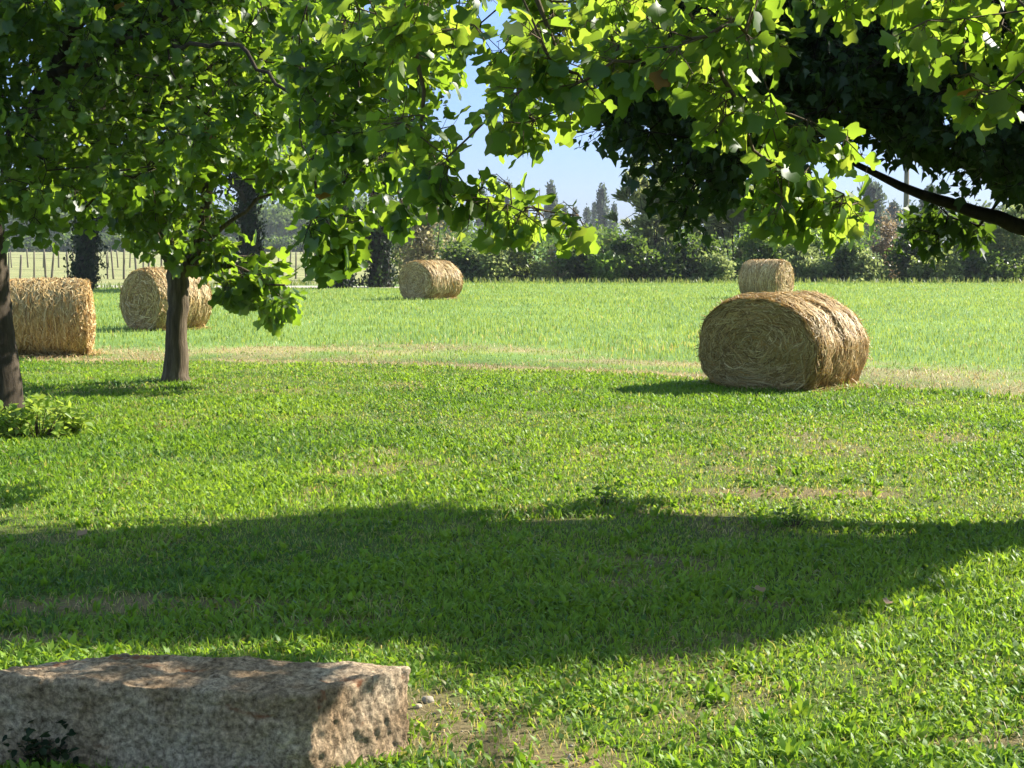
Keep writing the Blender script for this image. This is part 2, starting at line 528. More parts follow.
# taller weed leaves: rosettes and tufts in the nearer lawn
NR = 2300
Pr = scatter(NR, 4.6, 20, 1.5)
Pr = Pr[~in_stone(Pr, .03) & (R.random(NR) > .5 * bare_mask(Pr[:, 0], Pr[:, 1])) & (fbm(Pr[:, 0] * .8, Pr[:, 1] * .8, 0, 53, 2) > .42)]
k = 8
Pt = np.repeat(Pr, k, 0) + R.normal(0, .012, (len(Pr) * k, 3)) * [1, 1, 0]
n = len(Pt)
size = np.repeat(R.uniform(.04, .088, len(Pr)), k)
hue = np.repeat(R.random(len(Pr)), k)[:, None]
blades(lm, Pt, size * R.uniform(.6, 1.1, n), size * R.uniform(.16, .34, n), R.uniform(.3, .95, n), R.uniform(0, 6.28, n),
       (np.array([.10, .21, .02]) * (1 - hue) + np.array([.19, .30, .035]) * hue) * R.uniform(.8, 1.2, (n, 1)), 4, np.array([.3, .9, 1.0, .12]))
# scattered dead stems and dry leaf scraps in the lawn
nd = 60000
Pd = scatter(nd, 4.5, 22, 1.2)
Pd = Pd[~in_stone(Pd, 0) & (R.random(nd) < .07 + bare_mask(Pd[:, 0], Pd[:, 1]))]
n = len(Pd)
blades(lm, Pd + [0, 0, .004], R.uniform(.015, .075, n), R.uniform(.0015, .0045, n) * np.sqrt(Pd[:, 1] / 6), R.uniform(.85, .99, n), R.uniform(0, 6.28, n),
       np.array([.42, .34, .2]) * R.uniform(.5, 1.3, (n, 1)), 3, np.array([.8, 1, .4]))
tag(lm.build('lawn_grass', M['grass']), 'short weedy green lawn of grass and broad leaves in the front half', 'grass', kind='stuff')

# a dense trampled strip along the edge of the lawn, and the taller fresh field grass behind
NB = 190000
P = scatter(NB, 18, 78, 1.0, 1.3, 1.5)
s = P[:, 1] - edge_y(P[:, 0])
dry = dry_mask(P[:, 0], P[:, 1])
keep = (s > R.normal(.1, .15, NB)) & (R.random(NB) > dry * .85) & ((P[:, 1] < 64.6) | (P[:, 0] > -2.5 - .2 * (P[:, 1] - 65)))
P = P[keep]; dry = dry[keep]; n = len(P); d = P[:, 1]
cl = fbm(P[:, 0] * .5, P[:, 1] * .25, 0, 61, 3)
fine = fbm(P[:, 0] * 2.2, P[:, 1] * 1.1, 0, 63, 2)
h = R.uniform(.035, .085, n) * (.5 + cl) * (1 - .75 * dry) * (.7 + .5 * sstep(1, 6, P[:, 1] - edge_y(P[:, 0])))
w = R.uniform(.006, .014, n) * np.sqrt(d / 20)
u = np.clip(R.normal(.5, .25, n) + (fine - .5) * .8, 0, 1)[:, None]
colr = np.array([.145, .235, .048]) * (1 - u) + np.array([.25, .34, .09]) * u
yl = (R.random(n) < .01 + .35 * dry + .15 * sstep(.5, .68, cl) * (1 - sstep(28, 36, d)))[:, None]
colr = np.where(yl, np.array([.36, .32, .14]) * R.uniform(.7, 1.3, (n, 1)), colr)
fm = MB()
blades(fm, P, h, w, R.beta(1.6, 3, n), R.uniform(0, 6.28, n), colr, 3, np.array([.9, 1, .15]))
tag(fm.build('field_grass', M['fieldgrass']), 'fresh green regrowth of the cut hay field behind the lawn', 'grass', kind='stuff')

# cut straw lying in the strip
ns = 45000
P = scatter(ns, 17, 34, 1.0, 1.3, 1.0)
P = P[(R.random(ns) < dry_mask(P[:, 0], P[:, 1]))]
n = len(P)
sm = MB()
tilt = R.uniform(.86, .995, n)
blades(sm, P + [0, 0, .005], R.uniform(.05, .16, n), R.uniform(.005, .010, n), tilt, R.uniform(0, 6.28, n),
       np.array([.46, .335, .175]) * R.uniform(.45, 1.3, (n, 1)) * np.array([1, 1, 1]), 3, np.array([1, 1, .6]))
tag(sm.build('straw_stubble', M['straw']), 'dry pale cut straw lying in the strip between lawn and field', 'straw', kind='stuff')

# tall thin weeds along the foot of the hedge and old trees
nw = 3000
px_ = R.uniform(-16, 30, nw)
P = np.stack([px_, 71.5 + np.abs(R.normal(0, 2.2, nw)) + sstep(-6, -12, px_) * -7.5, np.zeros(nw)], 1)
n = nw
wm = MB()
hue = R.random(n)[:, None]
blades(wm, P, R.uniform(.08, .30, n), R.uniform(.03, .06, n), R.beta(1.5, 4, n), R.uniform(0, 6.28, n),
       (np.array([.07, .12, .03]) * (1 - hue) + np.array([.20, .24, .09]) * hue), 3, np.array([.7, 1, .3]))
tag(wm.build('weeds', M['fieldgrass']), 'tall scruffy weeds along the foot of the hedge', 'weeds', kind='stuff')


# ------------------------------------------------------------------ trees
class Skeleton:
    def __init__(self):
        self.p, self.par, self.plen, self.rmin = [], [], [], []

    def node(self, p, par, rmin=0.0):
        self.p.append(np.asarray(p, float)); self.par.append(par)
        self.plen.append(0 if par < 0 else self.plen[par] + np.linalg.norm(self.p[-1] - self.p[par]))
        self.rmin.append(rmin)
        return len(self.p) - 1

    def line(self, pts, radii, par=-1, step=0.25, wob=0.02):
        pts = [np.asarray(q, float) for q in pts]
        if par < 0:
            par = self.node(pts[0], -1, radii[0])
            k0 = 1
        else:
            pts = [self.p[par]] + pts
            radii = [radii[0]] + list(radii)
            k0 = 1
        for a in range(k0, len(pts)):
            L_ = np.linalg.norm(pts[a] - pts[a - 1])
            m_ = max(1, int(round(L_ / step)))
            for q in range(1, m_ + 1):
                t = q / m_
                pos = pts[a - 1] * (1 - t) + pts[a] * t
                if q < m_: pos = pos + R.normal(0, wob, 3)
                par = self.node(pos, par, radii[a - 1] * (1 - t) + radii[a] * t)
        return par

    def grow(self, targets, step=0.3, pen=0.3, wob=0.03, sag=0.0, start=0):
        """join each target to the cheapest node already there"""
        ends = []
        order = np.argsort(np.linalg.norm(targets - self.p[start], axis=1))
        cap = len(self.p) + len(targets) * 12
        A = np.zeros((cap, 3)); PL = np.zeros(cap)
        n_ = len(self.p)
        A[:n_] = self.p; PL[:n_] = self.plen
        A[:start] += 1000
        for k in order:
            tg = targets[k]
            dd = np.linalg.norm(A[:n_] - tg, axis=1)
            b = int(np.argmin(dd + pen * PL[:n_]))
            L_ = dd[b]
            m_ = min(11, max(1, int(round(L_ / step))))
            par = b
            src = self.p[b]
            bow = R.normal(0, .08, 3) * L_ + np.array([0, 0, sag * L_])
            for q in range(1, m_ + 1):
                t = q / m_
                pos = src * (1 - t) + tg * t + bow * 4 * t * (1 - t) * .5 + (R.normal(0, wob, 3) if q < m_ else 0)
                par = self.node(pos, par)
                if n_ < cap:
                    A[n_] = pos; PL[n_] = self.plen[par]
                    n_ += 1
            ends.append((k, par))
        e = np.zeros(len(targets), int)
        for k, q in ends: e[k] = q
        return e

    def radii(self, tip=0.005, power=0.45):
        cnt = np.zeros(len(self.p))
        kids = [[] for _ in self.p]
        for i in range(len(self.p) - 1, 0, -1):
            if not kids[i]: cnt[i] += 1
            if self.par[i] >= 0:
                kids[self.par[i]].append(i); cnt[self.par[i]] += cnt[i]
        r = tip * np.maximum(cnt, 1) ** power
        r = np.where(np.array(self.rmin) > 0, np.array(self.rmin), r)
        for i in range(1, len(r)): r[i] = min(r[i], r[self.par[i]])
        return r, cnt, kids

    def build(self, mb_trunk, mb_branch, tip, power=0.45, trunk_r=0.06, bark=.1, cap_r=None):
        r, cnt, kids = self.radii(tip, power)
        if cap_r: r = np.where(np.array(self.rmin) > 0, r, np.minimum(r, cap_r))
        P_ = np.array(self.p)
        stack = [(0, -1)]
        while stack:
            i, start = stack.pop()
            chain = ([start] if start >= 0 else []) + [i]
            while kids[i]:
                ks = sorted(kids[i], key=lambda c_: -(cnt[c_] + 1e5 * self.rmin[c_]))
                for c_ in ks[1:]: stack.append((c_, i))
                i = ks[0]; chain.append(i)
            if len(chain) < 2: continue
            rr = r[chain].copy()
            if start >= 0: rr[0] = min(rr[0], rr[1] * 1.25)
            big = rr.max() > trunk_r
            sides = 14 if rr.max() > .1 else 8 if rr.max() > .035 else 5 if rr.max() > .012 else 4
            tube(mb_trunk if (big and start < 0) else mb_branch, P_[chain], rr, sides, bark=bark if rr.max() > .03 else 0, seed=len(chain))


def tulip_foliage(mbl, mbt, C, rad, K, Lf, size, center, droop=.35, tint=None, shape=TULIP, petiole=.6, up=1.0):
    """K short twigs at every cluster, leaves alternating along each on thin stalks"""
    n = len(C)
    C2 = np.repeat(C, K, 0)
    rad2 = np.repeat(np.broadcast_to(rad, (n,)), K)[:, None]
    outw = C2 - center
    outw[:, 2] *= .3
    dirs = unit(unit(outw) * .55 + rdir(n * K) * .9 + np.array([0, 0, -droop]) * .7)
    tips = C2 + dirs * rad2 * R.uniform(.6, 1.25, (n * K, 1))
    cones(mbt, C2, tips, .0035, .0018)
    t = (np.arange(Lf) + .7) / Lf
    Pl = C2[:, None] + (tips - C2)[:, None] * t[None, :, None]
    Pl = Pl.reshape(-1, 3)
    dl = np.repeat(dirs, Lf, 0)
    m_ = len(Pl)
    side = unit(np.cross(dl, rdir(m_)))
    pd = unit(side + dl * .5 + np.array([0, 0, -.15]))
    sz = size * R.uniform(.55, 1.2, m_)
    base = Pl + pd * (sz * petiole * R.uniform(.6, 1.2, m_))[:, None]
    cones(mbt, Pl, base, .0016, .0012)
    D = unit(pd * .7 + np.array([0, 0, -1.0]) * R.uniform(0, 2 * droop, m_)[:, None] + rdir(m_) * .35)
    Nn = np.array([0, 0, up]) + rdir(m_) * .75
    tt = np.clip(R.normal(.42, .22, m_), 0, .9) if tint is None else tint(m_)
    tt = np.where(R.random(m_) < .0010, 1.0, np.minimum(tt, .72))
    leaves(mbl, base, D, Nn, sz, shape, tt, .42, .42)


def finish_tree(root, sk, mbl, mbt, leafm, barkm, tip, power, bark, cap_r=None, twigm=None):
    t_, b_ = MB(), MB()
    sk.build(t_, b_, tip, power, bark=bark, cap_r=cap_r)
    base = np.array(root.location)
    for mb in (t_, b_, mbl, mbt):
        for q in range(len(mb.v)): mb.v[q] = mb.v[q] - base
    # thin twigs join the branch mesh
    off = b_.n
    for V_, T_ in zip(mbt.v, mbt.t):
        b_.v.append(V_); b_.t.append(T_)
    for k_, Ls in mbt.f.items():
        for A_, mi_ in zip(Ls, mbt.mi[k_]):
            b_.f.setdefault(k_, []).append(A_ + off); b_.mi.setdefault(k_, []).append(mi_)
    b_.n += mbt.n
    t_.build('trunk', barkm, root)
    b_.build('branches', twigm or barkm, root)
    mbl.build('crown', leafm, root)


def px_fill(poly, n, d0, d1, jitter=0):
    """points whose picture falls in a polygon, spread between two distances"""
    poly = np.asarray(poly, float)
    lo, hi = poly.min(0), poly.max(0)
    out = []
    while len(out) < n:
        q = R.uniform(lo, hi)
        if inside(q[None], poly)[0]:
            out.append(at(q[0], q[1], R.uniform(d0, d1)))
    return np.array(out)


def inside(Q_, poly):
    x_, y_ = Q_[:, 0], Q_[:, 1]
    c_ = np.zeros(len(Q_), bool)
    n_ = len(poly)
    for a in range(n_):
        x1, y1 = poly[a]; x2, y2 = poly[(a + 1) % n_]
        hit = ((y1 > y_) != (y2 > y_)) & (x_ < (x2 - x1) * (y_ - y1) / (y2 - y1 + 1e-12) + x1)
        c_ ^= hit
    return c_


def ellipsoid(n, c, r, shell=0.3):
    u_ = rdir(n) * (R.random((n, 1)) ** (1 / 3.0) * (1 - shell) + shell)
    return np.asarray(c) + u_ * np.asarray(r)


# --- the young tulip tree in the left part of the lawn
bA = gnd(175, 383)
root = thing('tulip_tree', 'young slim tulip tree on the lawn with a low leafy branch at its fork', 'tree', bA, group='tulip trees on the lawn')
sk = Skeleton()
YA = bA[1]
fork = sk.line([bA + [0, 0, -.05], at(175, 375, YA), at(176, 340, YA), at(178, 300, YA), at(178, 262, YA)], [.215, .16, .142, .135, .13], step=.10, wob=.008)
l1 = sk.line([at(165, 240, YA), at(148, 190, YA + .2), at(130, 120, YA + .3), at(120, 20, YA), at(118, -120, YA)], [.10, .085, .07, .055, .03], fork, .2)
l2 = sk.line([at(199, 240, YA), at(206, 208, YA - .1), at(225, 120, YA - .2), at(240, 0, YA), at(245, -110, YA)], [.085, .075, .06, .045, .025], fork, .2)
sk.line([at(198, 252, YA - .2), at(222, 228, YA - .5), at(246, 212, YA - .7), at(300, 180, YA - 1)], [.045, .03, .022, .012], fork, .2)
sk.line([at(205, 262, YA - .3), at(240, 268, YA - .9), at(285, 285, YA - 1.1)], [.04, .022, .012], fork, .2)
l5 = sk.line([at(235, 60, YA - 1.2), at(330, -20, YA - 1.6)], [.035, .015], l2 - 8, .25)
vis = px_fill([(60, -40), (340, -40), (345, 120), (330, 170), (310, 195), (285, 190), (250, 170), (215, 168), (195, 188), (175, 205), (150, 228), (120, 205), (90, 205), (60, 190)], 470, YA - 2.4, YA + 2.0)
mid = px_fill([(120, 205), (215, 185), (222, 225), (210, 258), (190, 262), (150, 240), (125, 225)], 26, YA - 1.6, YA + .6)
low = px_fill([(195, 250), (235, 245), (262, 262), (290, 285), (282, 312), (255, 300), (230, 292), (205, 290), (190, 268)], 26, YA - 1.1, YA - .1)
top = np.concatenate([ellipsoid(190, (bA[0] + .2, YA, 6.2), (2.1, 2.1, 2.4)), ellipsoid(110, (bA[0] + 2.0, YA + 1.0, 6.3), (2.0, 1.8, 1.1))])  # second group: unseen foliage added to shade the crown in view
vis = np.concatenate([vis, mid])
C = np.concatenate([vis, low, top])
e = sk.grow(C, .3, .25, .02, start=fork)
mbl, mbt = MB(), MB()
tulip_foliage(mbl, mbt, vis, .30, 6, 4, .125, bA + [0, 0, 3], .4)
tulip_foliage(mbl, mbt, low, .16, 4, 4, .165, bA + [-.2, 0, 1.8], .4)
tulip_foliage(mbl, mbt, top, .36, 4, 4, .19, bA + [0, 0, 5], .3)
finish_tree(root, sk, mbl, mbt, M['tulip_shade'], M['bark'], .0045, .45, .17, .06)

# --- the tulip tree cut by the left edge
bB = gnd(2, 416)
root = thing('tulip_tree', 'dark trunked tulip tree cut by the left edge, leafy shrub at its foot', 'tree', bB, group='tulip trees on the lawn')
sk = Skeleton()
YB = bB[1]
fork = sk.line([bB + [0, 0, -.05], at(2, 404, YB), at(-1, 370, YB), at(-7, 310, YB), at(-14, 240, YB), at(-20, 180, YB)], [.27, .225, .205, .19, .18, .165], step=.12, wob=.006)
l1 = sk.line([at(-60, 90, YB), at(-120, -60, YB), at(-150, -250, YB)], [.1, .07, .03], fork, .25)
l2 = sk.line([at(30, 110, YB - .4), at(90, 10, YB - .8), at(150, -120, YB - .8)], [.075, .05, .025], fork, .25)
l3 = sk.line([at(40, 100, YB - .6), at(120, 40, YB - 1.6), at(240, 45, YB - 2.6), at(310, 110, YB - 3.6), at(380, 130, YB - 4.2)], [.036, .026, .018, .012, .008], fork, .2, .03)
l4 = sk.line([at(120, 40, YB - 1.2), at(260, -50, YB - 2.0), at(380, -60, YB - 2.6)], [.06, .04, .02], l2 - 8, .25)
vis = px_fill([(-160, -60), (300, -60), (320, 60), (310, 150), (240, 150), (180, 170), (130, 185), (100, 205), (45, 225), (0, 215), (-80, 235), (-160, 220)], 520, YB - 2.4, YB + 1.6)
rgt = px_fill([(295, -60), (420, -60), (445, 20), (440, 70), (400, 90), (425, 130), (440, 175), (420, 215), (380, 205), (352, 235), (322, 262), (308, 240), (300, 150)], 85, YB - 5.4, YB - 3.8)
RGT = rgt.copy()
hang = px_fill([(312, 200), (352, 210), (345, 245), (328, 268), (312, 250)], 8, YB - 5.0, YB - 4.4)
top = np.concatenate([ellipsoid(230, (bB[0] + .3, YB, 6.4), (3.0, 2.6, 2.7)), ellipsoid(110, (bB[0] + 3.0, YB + .4, 5.9), (1.9, 1.8, 1.2))])  # second group is out of view, added to keep the lower crown shaded
C = np.concatenate([vis, rgt, hang, top])
sk.grow(C, .3, .25, .02, start=fork)
mbl, mbt = MB(), MB()
tulip_foliage(mbl, mbt, vis, .27, 5, 4, .118, bB + [0, 0, 3], .4)
tulip_foliage(mbl, mbt, rgt, .18, 4, 4, .125, bB + [0, 0, 3.5], .45)
tulip_foliage(mbl, mbt, hang, .12, 3, 4, .14, bB + [0, 0, 3.5], .7)
tulip_foliage(mbl, mbt, top, .36, 4, 4, .19, bB + [0, 0, 5], .3)
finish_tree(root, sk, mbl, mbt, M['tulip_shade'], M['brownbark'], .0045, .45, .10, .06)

# --- the tulip tree whose boughs hang in from the right, close to the camera
bC = np.array([3.3, 5.0, 0])
root = thing('tulip_tree', 'overhanging tulip tree with big glowing yellow green leaves along the top edge', 'tree', bC, group='tulip trees on the lawn')
sk = Skeleton()
fork = sk.line([bC + [0, 0, -.05], bC + [0, 0, .4], bC + [-.05, .05, 1.6], bC + [-.1, .1, 2.9]], [.24, .19, .17, .155], step=.15, wob=.006)
l0 = sk.line([bC + [-.1, .2, 4.2], bC + [.0, .2, 6.5]], [.12, .05], fork, .3)
l1 = sk.line([np.array([2.2, 6.2, 3.35]), np.array([1.1, 7.2, 3.45]), np.array([.1, 8.0, 3.4]), np.array([-.9, 8.3, 3.3])], [.085, .06, .04, .02], fork, .25)
l2 = sk.line([np.array([2.9, 6.4, 3.3]), np.array([2.4, 7.3, 3.3]), np.array([1.9, 8.0, 3.25])], [.06, .04, .02], fork, .25)


def near_node(p_):
    A_ = np.array(sk.p)
    return int(np.argmin(np.linalg.norm(A_ - p_, axis=1)))


YC = 7.6
# boughs seen in the picture
t1 = sk.line([at(672, -40, YC), at(690, 18, YC), at(716, 60, YC), at(735, 98, YC), at(745, 125, 7.8), at(753, 150, 7.9), at(772, 163, 8.0), at(800, 178, 8.1), at(835, 190, 8.1)],
             [.02, .014, .012, .010, .009, .008, .007, .005, .004], near_node(at(672, -60, YC)), .1, .006)
t2 = sk.line([at(395, -40, 8.2), at(410, 30, 8.2), at(424, 90, 8.2), at(420, 140, 8.2), at(432, 175, 8.1), at(455, 190, 8.0), at(490, 205, 8.0), at(535, 208, 8.0), at(570, 214, 8)],
             [.018, .012, .010, .008, .007, .006, .005, .004, .003], near_node(np.array([-.7, 8.3, 3.3])), .1, .006)
t3 = sk.line([at(520, -40, 8.0), at(545, 20, 8.0), at(560, 60, 8.0), at(550, 105, 8.0)], [.016, .011, .008, .005], near_node(np.array([.1, 8, 3.4])), .1, .006)
t4 = sk.line([at(960, -40, 7.8), at(962, 20, 7.8), at(965, 70, 7.8)], [.016, .011, .006], near_node(at(960, -60, 7.8)), .1, .006)
t5 = sk.line([at(775, 112, YC), at(810, 122, YC), at(850, 138, YC)], [.007, .005, .003], near_node(at(745, 125, 7.8)), .1, .006)
boughs = []
for poly, n_, d0, d1 in [
    ([(400, -40), (640, -40), (640, 25), (600, 45), (500, 38), (455, 32), (400, 40)], 50, 7.4, 8.8),
    ([(500, 50), (600, 55), (608, 100), (598, 100), (560, 108), (525, 95), (500, 70)], 14, 7.4, 8.4),
    ([(345, -40), (420, -40), (440, 60), (450, 90), (415, 95), (385, 50), (345, 20)], 12, 7.8, 8.8),
    ([(395, 95), (440, 110), (462, 140), (450, 178), (425, 185), (400, 150)], 8, 7.7, 8.4),
    ([(470, 100), (520, 105), (545, 118), (530, 126), (490, 122)], 6, 7.6, 8.2),
    ([(440, 150), (470, 178), (500, 170), (508, 182), (532, 196), (546, 206), (544, 218), (505, 222), (465, 216), (445, 190)], 15, 7.7, 8.2),
    ([(562, 206), (580, 210), (578, 218), (562, 216)], 2, 7.8, 8.1),
    ([(640, -40), (780, -40), (770, 40), (745, 60), (735, 95), (700, 95), (690, 60), (650, 45)], 34, 7.0, 8.2),
    ([(620, 30), (680, 60), (675, 80), (640, 75), (612, 68)], 9, 7.2, 7.9),
    ([(700, 85), (780, 95), (800, 120), (790, 128), (740, 124), (712, 115)], 8, 7.2, 7.9),
    ([(800, 115), (855, 130), (850, 142), (805, 140)], 5, 7.3, 7.8),
    ([(755, 158), (800, 165), (850, 188), (862, 205), (838, 218), (800, 228), (768, 208)], 24, 7.9, 8.35),
    ([(780, -40), (900, -40), (895, 8), (870, 5), (800, -10)], 9, 7.3, 8.4),
    ([(885, -40), (1080, -40), (1080, 65), (1010, 80), (975, 85), (935, 55), (895, 20)], 38, 6.8, 7.8),
    ([(955, 75), (1010, 75), (1005, 95), (970, 98)], 6, 6.9, 7.5),
]:
    boughs.append(px_fill(poly, n_, d0, d1))
vis = np.concatenate(boughs)
top = ellipsoid(240, (2.4, 5.2, 5.6), (2.9, 2.2, 2.3))
C = np.concatenate([vis, top])
sk.grow(C, .2, .12, .012, start=fork)
CVIS = vis.copy()
mbl, mbt = MB(), MB()
ctint = lambda m_: np.clip(R.normal(.56, .2, m_), 0, .9)
tulip_foliage(mbl, mbt, vis, .125, 4, 3, .092, np.array([1.5, 6.5, 3.6]), .5, ctint)
tulip_foliage(mbl, mbt, top, .36, 4, 4, .19, bC + [0, 0, 5], .3)
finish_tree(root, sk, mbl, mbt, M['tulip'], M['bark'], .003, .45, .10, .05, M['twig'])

# --- the dense dark tree at the right, which throws the big shadow across the lawn
bD = np.array([5.6, 11.5, 0])
root = thing('shade_tree', 'dense dark leaved shade tree in the upper right with a long bare limb', 'tree', bD)
SHADE = np.array([gnd(*q)[:2] for q in [(-900, 560), (0, 543), (200, 535), (330, 522), (400, 514), (560, 509), (620, 518), (700, 534), (850, 552), (1024, 534), (1400, 520),
                                       (1400, 524), (1024, 538), (900, 564), (760, 618), (690, 648), (560, 652), (480, 658), (400, 674), (200, 705), (0, 705), (-900, 720)]])
OUTL = np.array([(598, -400), (606, 0), (600, 118), (612, 150), (640, 180), (668, 212), (690, 236), (703, 220), (740, 206), (752, 182), (800, 186), (850, 192), (876, 168), (900, 180), (950, 198), (1024, 226), (1400, 330)], float)


def d_ok(C_):
    """stay inside the crown's outline and let the sun reach the lawn outside the shade"""
    px_, py_ = to_px(C_)
    bound = np.interp(px_, OUTL[1:, 0], OUTL[1:, 1])
    ok = (px_ > 612) & (py_ < bound - 26)
    left = np.interp(py_, [0, 118, 150], [612, 606, 618])
    ok &= px_ > left
    ok &= (C_[:, 1] > 9.1) | (px_ > 1060)
    g = np.stack([C_[:, 0] - KX * C_[:, 2], C_[:, 1] - KY * C_[:, 2]], 1)
    gx_ = np.stack([g[:, 0], g[:, 1], np.zeros(len(g))], 1)
    qx, qy = to_px(gx_)
    seen = (g[:, 1] > 5.0) & (qx > -30) & (qx < 1060) & (qy < 790)
    ok &= ~seen | inside(g + R.normal(0, .13, g.shape), SHADE)
    # open on the side from which the sun reaches the neighbouring boughs
    sd = np.array([math.sin(SUN_AZ) * math.cos(SUN_EL), math.cos(SUN_AZ) * math.cos(SUN_EL), math.sin(SUN_EL)])
    limb = np.minimum.reduce([np.hypot(px_ - a_, py_ - b_) for a_, b_ in zip(np.linspace(850, 1040, 24), np.interp(np.linspace(850, 1040, 24), [850, 872, 900, 950, 1000, 1040], [160, 172, 186, 203, 218, 232]))])
    ok &= ~((limb < 46) & (C_[:, 1] < 12.4))
    for q0, cr in [(q, .5) for q in CVIS] + [(q, .42) for q in RGT] + [(q, .45) for q in EXT]:
        rel = C_ - q0
        al = rel @ sd
        ok &= (np.linalg.norm(rel - al[:, None] * sd, axis=1) > cr) | (al < 0)
    return ok


EXT = np.concatenate([px_fill([(920, 200), (945, 200), (955, 215), (940, 242), (922, 246), (918, 230)], 10, 12.3, 12.7),
                      px_fill([(940, 210), (985, 218), (980, 240), (955, 240)], 6, 12.3, 12.7)])
cand = np.concatenate([ellipsoid(9000, (5.2, 12.2, 5.0), (5.4, 3.9, 3.9), 0.0), ellipsoid(8000, (3.2, 11.6, 3.4), (3.5, 3.5, 2.2), 0.0)])
cand = cand[d_ok(cand)]
# grey out crowded spots so that the clusters sit evenly
cell = {}
pick = []
for q in cand:
    k_ = tuple(np.floor(q / .31).astype(int))
    if cell.get(k_, 0) < 2:
        cell[k_] = 1
        pick.append(q)
C = np.array(pick)
gap = fbm(C[:, 0] * .9, C[:, 1] * .9, C[:, 2] * .9, 71, 2)
qx, qy = to_px(C)
thin = (qx > 850) & (qx < 1010) & (qy > 90) & (qy < 215)
C = C[(gap > .34) & (~thin | (gap > .53)) & ~((qx > 880) & (qx < 930) & (qy > 172))]
print('dark crown clusters', len(C))
sk = Skeleton()
fork = sk.line([bD + [0, 0, -.05], bD + [0, 0, .4], bD + [-.05, 0, 1.3], bD + [-.15, 0, 1.9]], [.36, .29, .26, .25], step=.15, wob=.008)
l0 = sk.line([bD + [-.3, 0, 3.5], bD + [-.2, .2, 5.5], bD + [0, .2, 7.2]], [.18, .12, .05], fork, .3)
l1 = sk.line([at(1040, 232, 11.7), at(1000, 218, 11.6), at(950, 203, 11.5), at(900, 186, 11.4), at(872, 172, 11.4), at(830, 150, 11.4), at(760, 120, 11.4)],
             [.058, .05, .039, .029, .022, .017, .009], fork, .2, .012)
l2 = sk.line([at(1040, 195, 12.1), at(990, 172, 12.2), at(930, 160, 12.2), at(880, 135, 12.3), at(820, 80, 12.3)], [.09, .07, .055, .04, .02], fork, .2, .02)
l3 = sk.line([at(1080, 120, 12.8), at(960, 30, 13.1), at(830, -60, 13.3)], [.1, .07, .03], fork, .25)
l4 = sk.line([at(1060, 100, 11.1), at(930, 30, 10.7), at(760, 20, 10.8)], [.08, .05, .02], fork, .25)
ext = EXT
sk.grow(np.concatenate([C, ext]), .3, .25, .025, start=fork)
mbl, mbt = MB(), MB()
n = len(C)
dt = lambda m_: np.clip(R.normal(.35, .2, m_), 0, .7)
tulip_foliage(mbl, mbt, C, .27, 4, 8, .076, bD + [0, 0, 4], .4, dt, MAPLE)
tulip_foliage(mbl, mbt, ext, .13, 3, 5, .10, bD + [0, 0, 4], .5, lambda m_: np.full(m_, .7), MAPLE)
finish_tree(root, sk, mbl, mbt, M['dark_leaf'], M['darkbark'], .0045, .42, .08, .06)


# --- ivy-clad old trees by the track
def ivy_tree(px, w_px, Yd, top_px, label, seed):
    base = gnd(px, HOR + CAMH * F / Yd)
    root = thing('ivy_clad_tree', label, 'tree', base, group='old ivy clad trees by the track')
    r0 = w_px * .42 * Yd / F
    ht = at(px, top_px, Yd)[2]
    t_ = MB()
    zz = np.linspace(-.1, ht, 26)
    sway = np.cumsum(R.normal(0, .03, (26, 2)), 0)
    P_ = np.stack([sway[:, 0], sway[:, 1], zz], 1)
    r0 *= .85
    rr = r0 * (1.25 - .25 * sstep(0, .8, zz) - .35 * zz / ht) * (1 + .25 * (fbm(zz * .9, seed, 0, seed) - .5))
    tube(t_, P_, rr, 14, bark=.25, seed=seed)
    for q in range(5):
        a_ = R.uniform(0, 6.28); z0 = R.uniform(.5, .95) * ht
        st = np.array([np.interp(z0, zz, P_[:, 0]), np.interp(z0, zz, P_[:, 1]), z0])
        en = st + [math.cos(a_) * 1.6, math.sin(a_) * 1.6, R.uniform(.8, 1.8)]
        tube(t_, [st, (st + en) / 2 + [0, 0, .2], en], [.14, .09, .04], 6)
    t_.build('trunk', M['darkbark'], root)
    iv = MB()
    n_ = 4200
    z_ = R.uniform(.1, ht, n_)
    a_ = R.uniform(0, 6.28, n_)
    rad = np.interp(z_, zz, rr) * (1.0 + 1.7 * R.random(n_) * sstep(.35, .75, fbm(np.cos(a_) * 2, np.sin(a_) * 2, z_ * .8, seed + 3)))
    ctr = np.stack([np.interp(z_, zz, P_[:, 0]), np.interp(z_, zz, P_[:, 1])], 1)
    Pn = np.stack([ctr[:, 0] + np.cos(a_) * rad, ctr[:, 1] + np.sin(a_) * rad, z_], 1)
    No = np.stack([np.cos(a_), np.sin(a_), np.full(n_, .4)], 1) + R.normal(0, .4, (n_, 3))
    leaves(iv, Pn, np.array([0, 0, -1.0]) + R.normal(0, .5, (n_, 3)), No, R.uniform(.09, .17, n_), OVATE, R.random(n_))
    iv.build('ivy', M['ivy'], root)
    cr = MB()
    k_ = 75
    cc = ellipsoid(k_, (0, 0, ht + 1.4), (2.4, 2.2, 2.6), .35)
    n_ = k_ * 34
    Pn = np.repeat(cc, 34, 0) + R.normal(0, .34, (n_, 3))
    leaves(cr, Pn, rdir(n_) + [0, 0, -.4], rdir(n_) + [0, 0, .8], R.uniform(.16, .26, n_), OVATE, R.random(n_))
    cr.build('crown', M['ivy'], root)


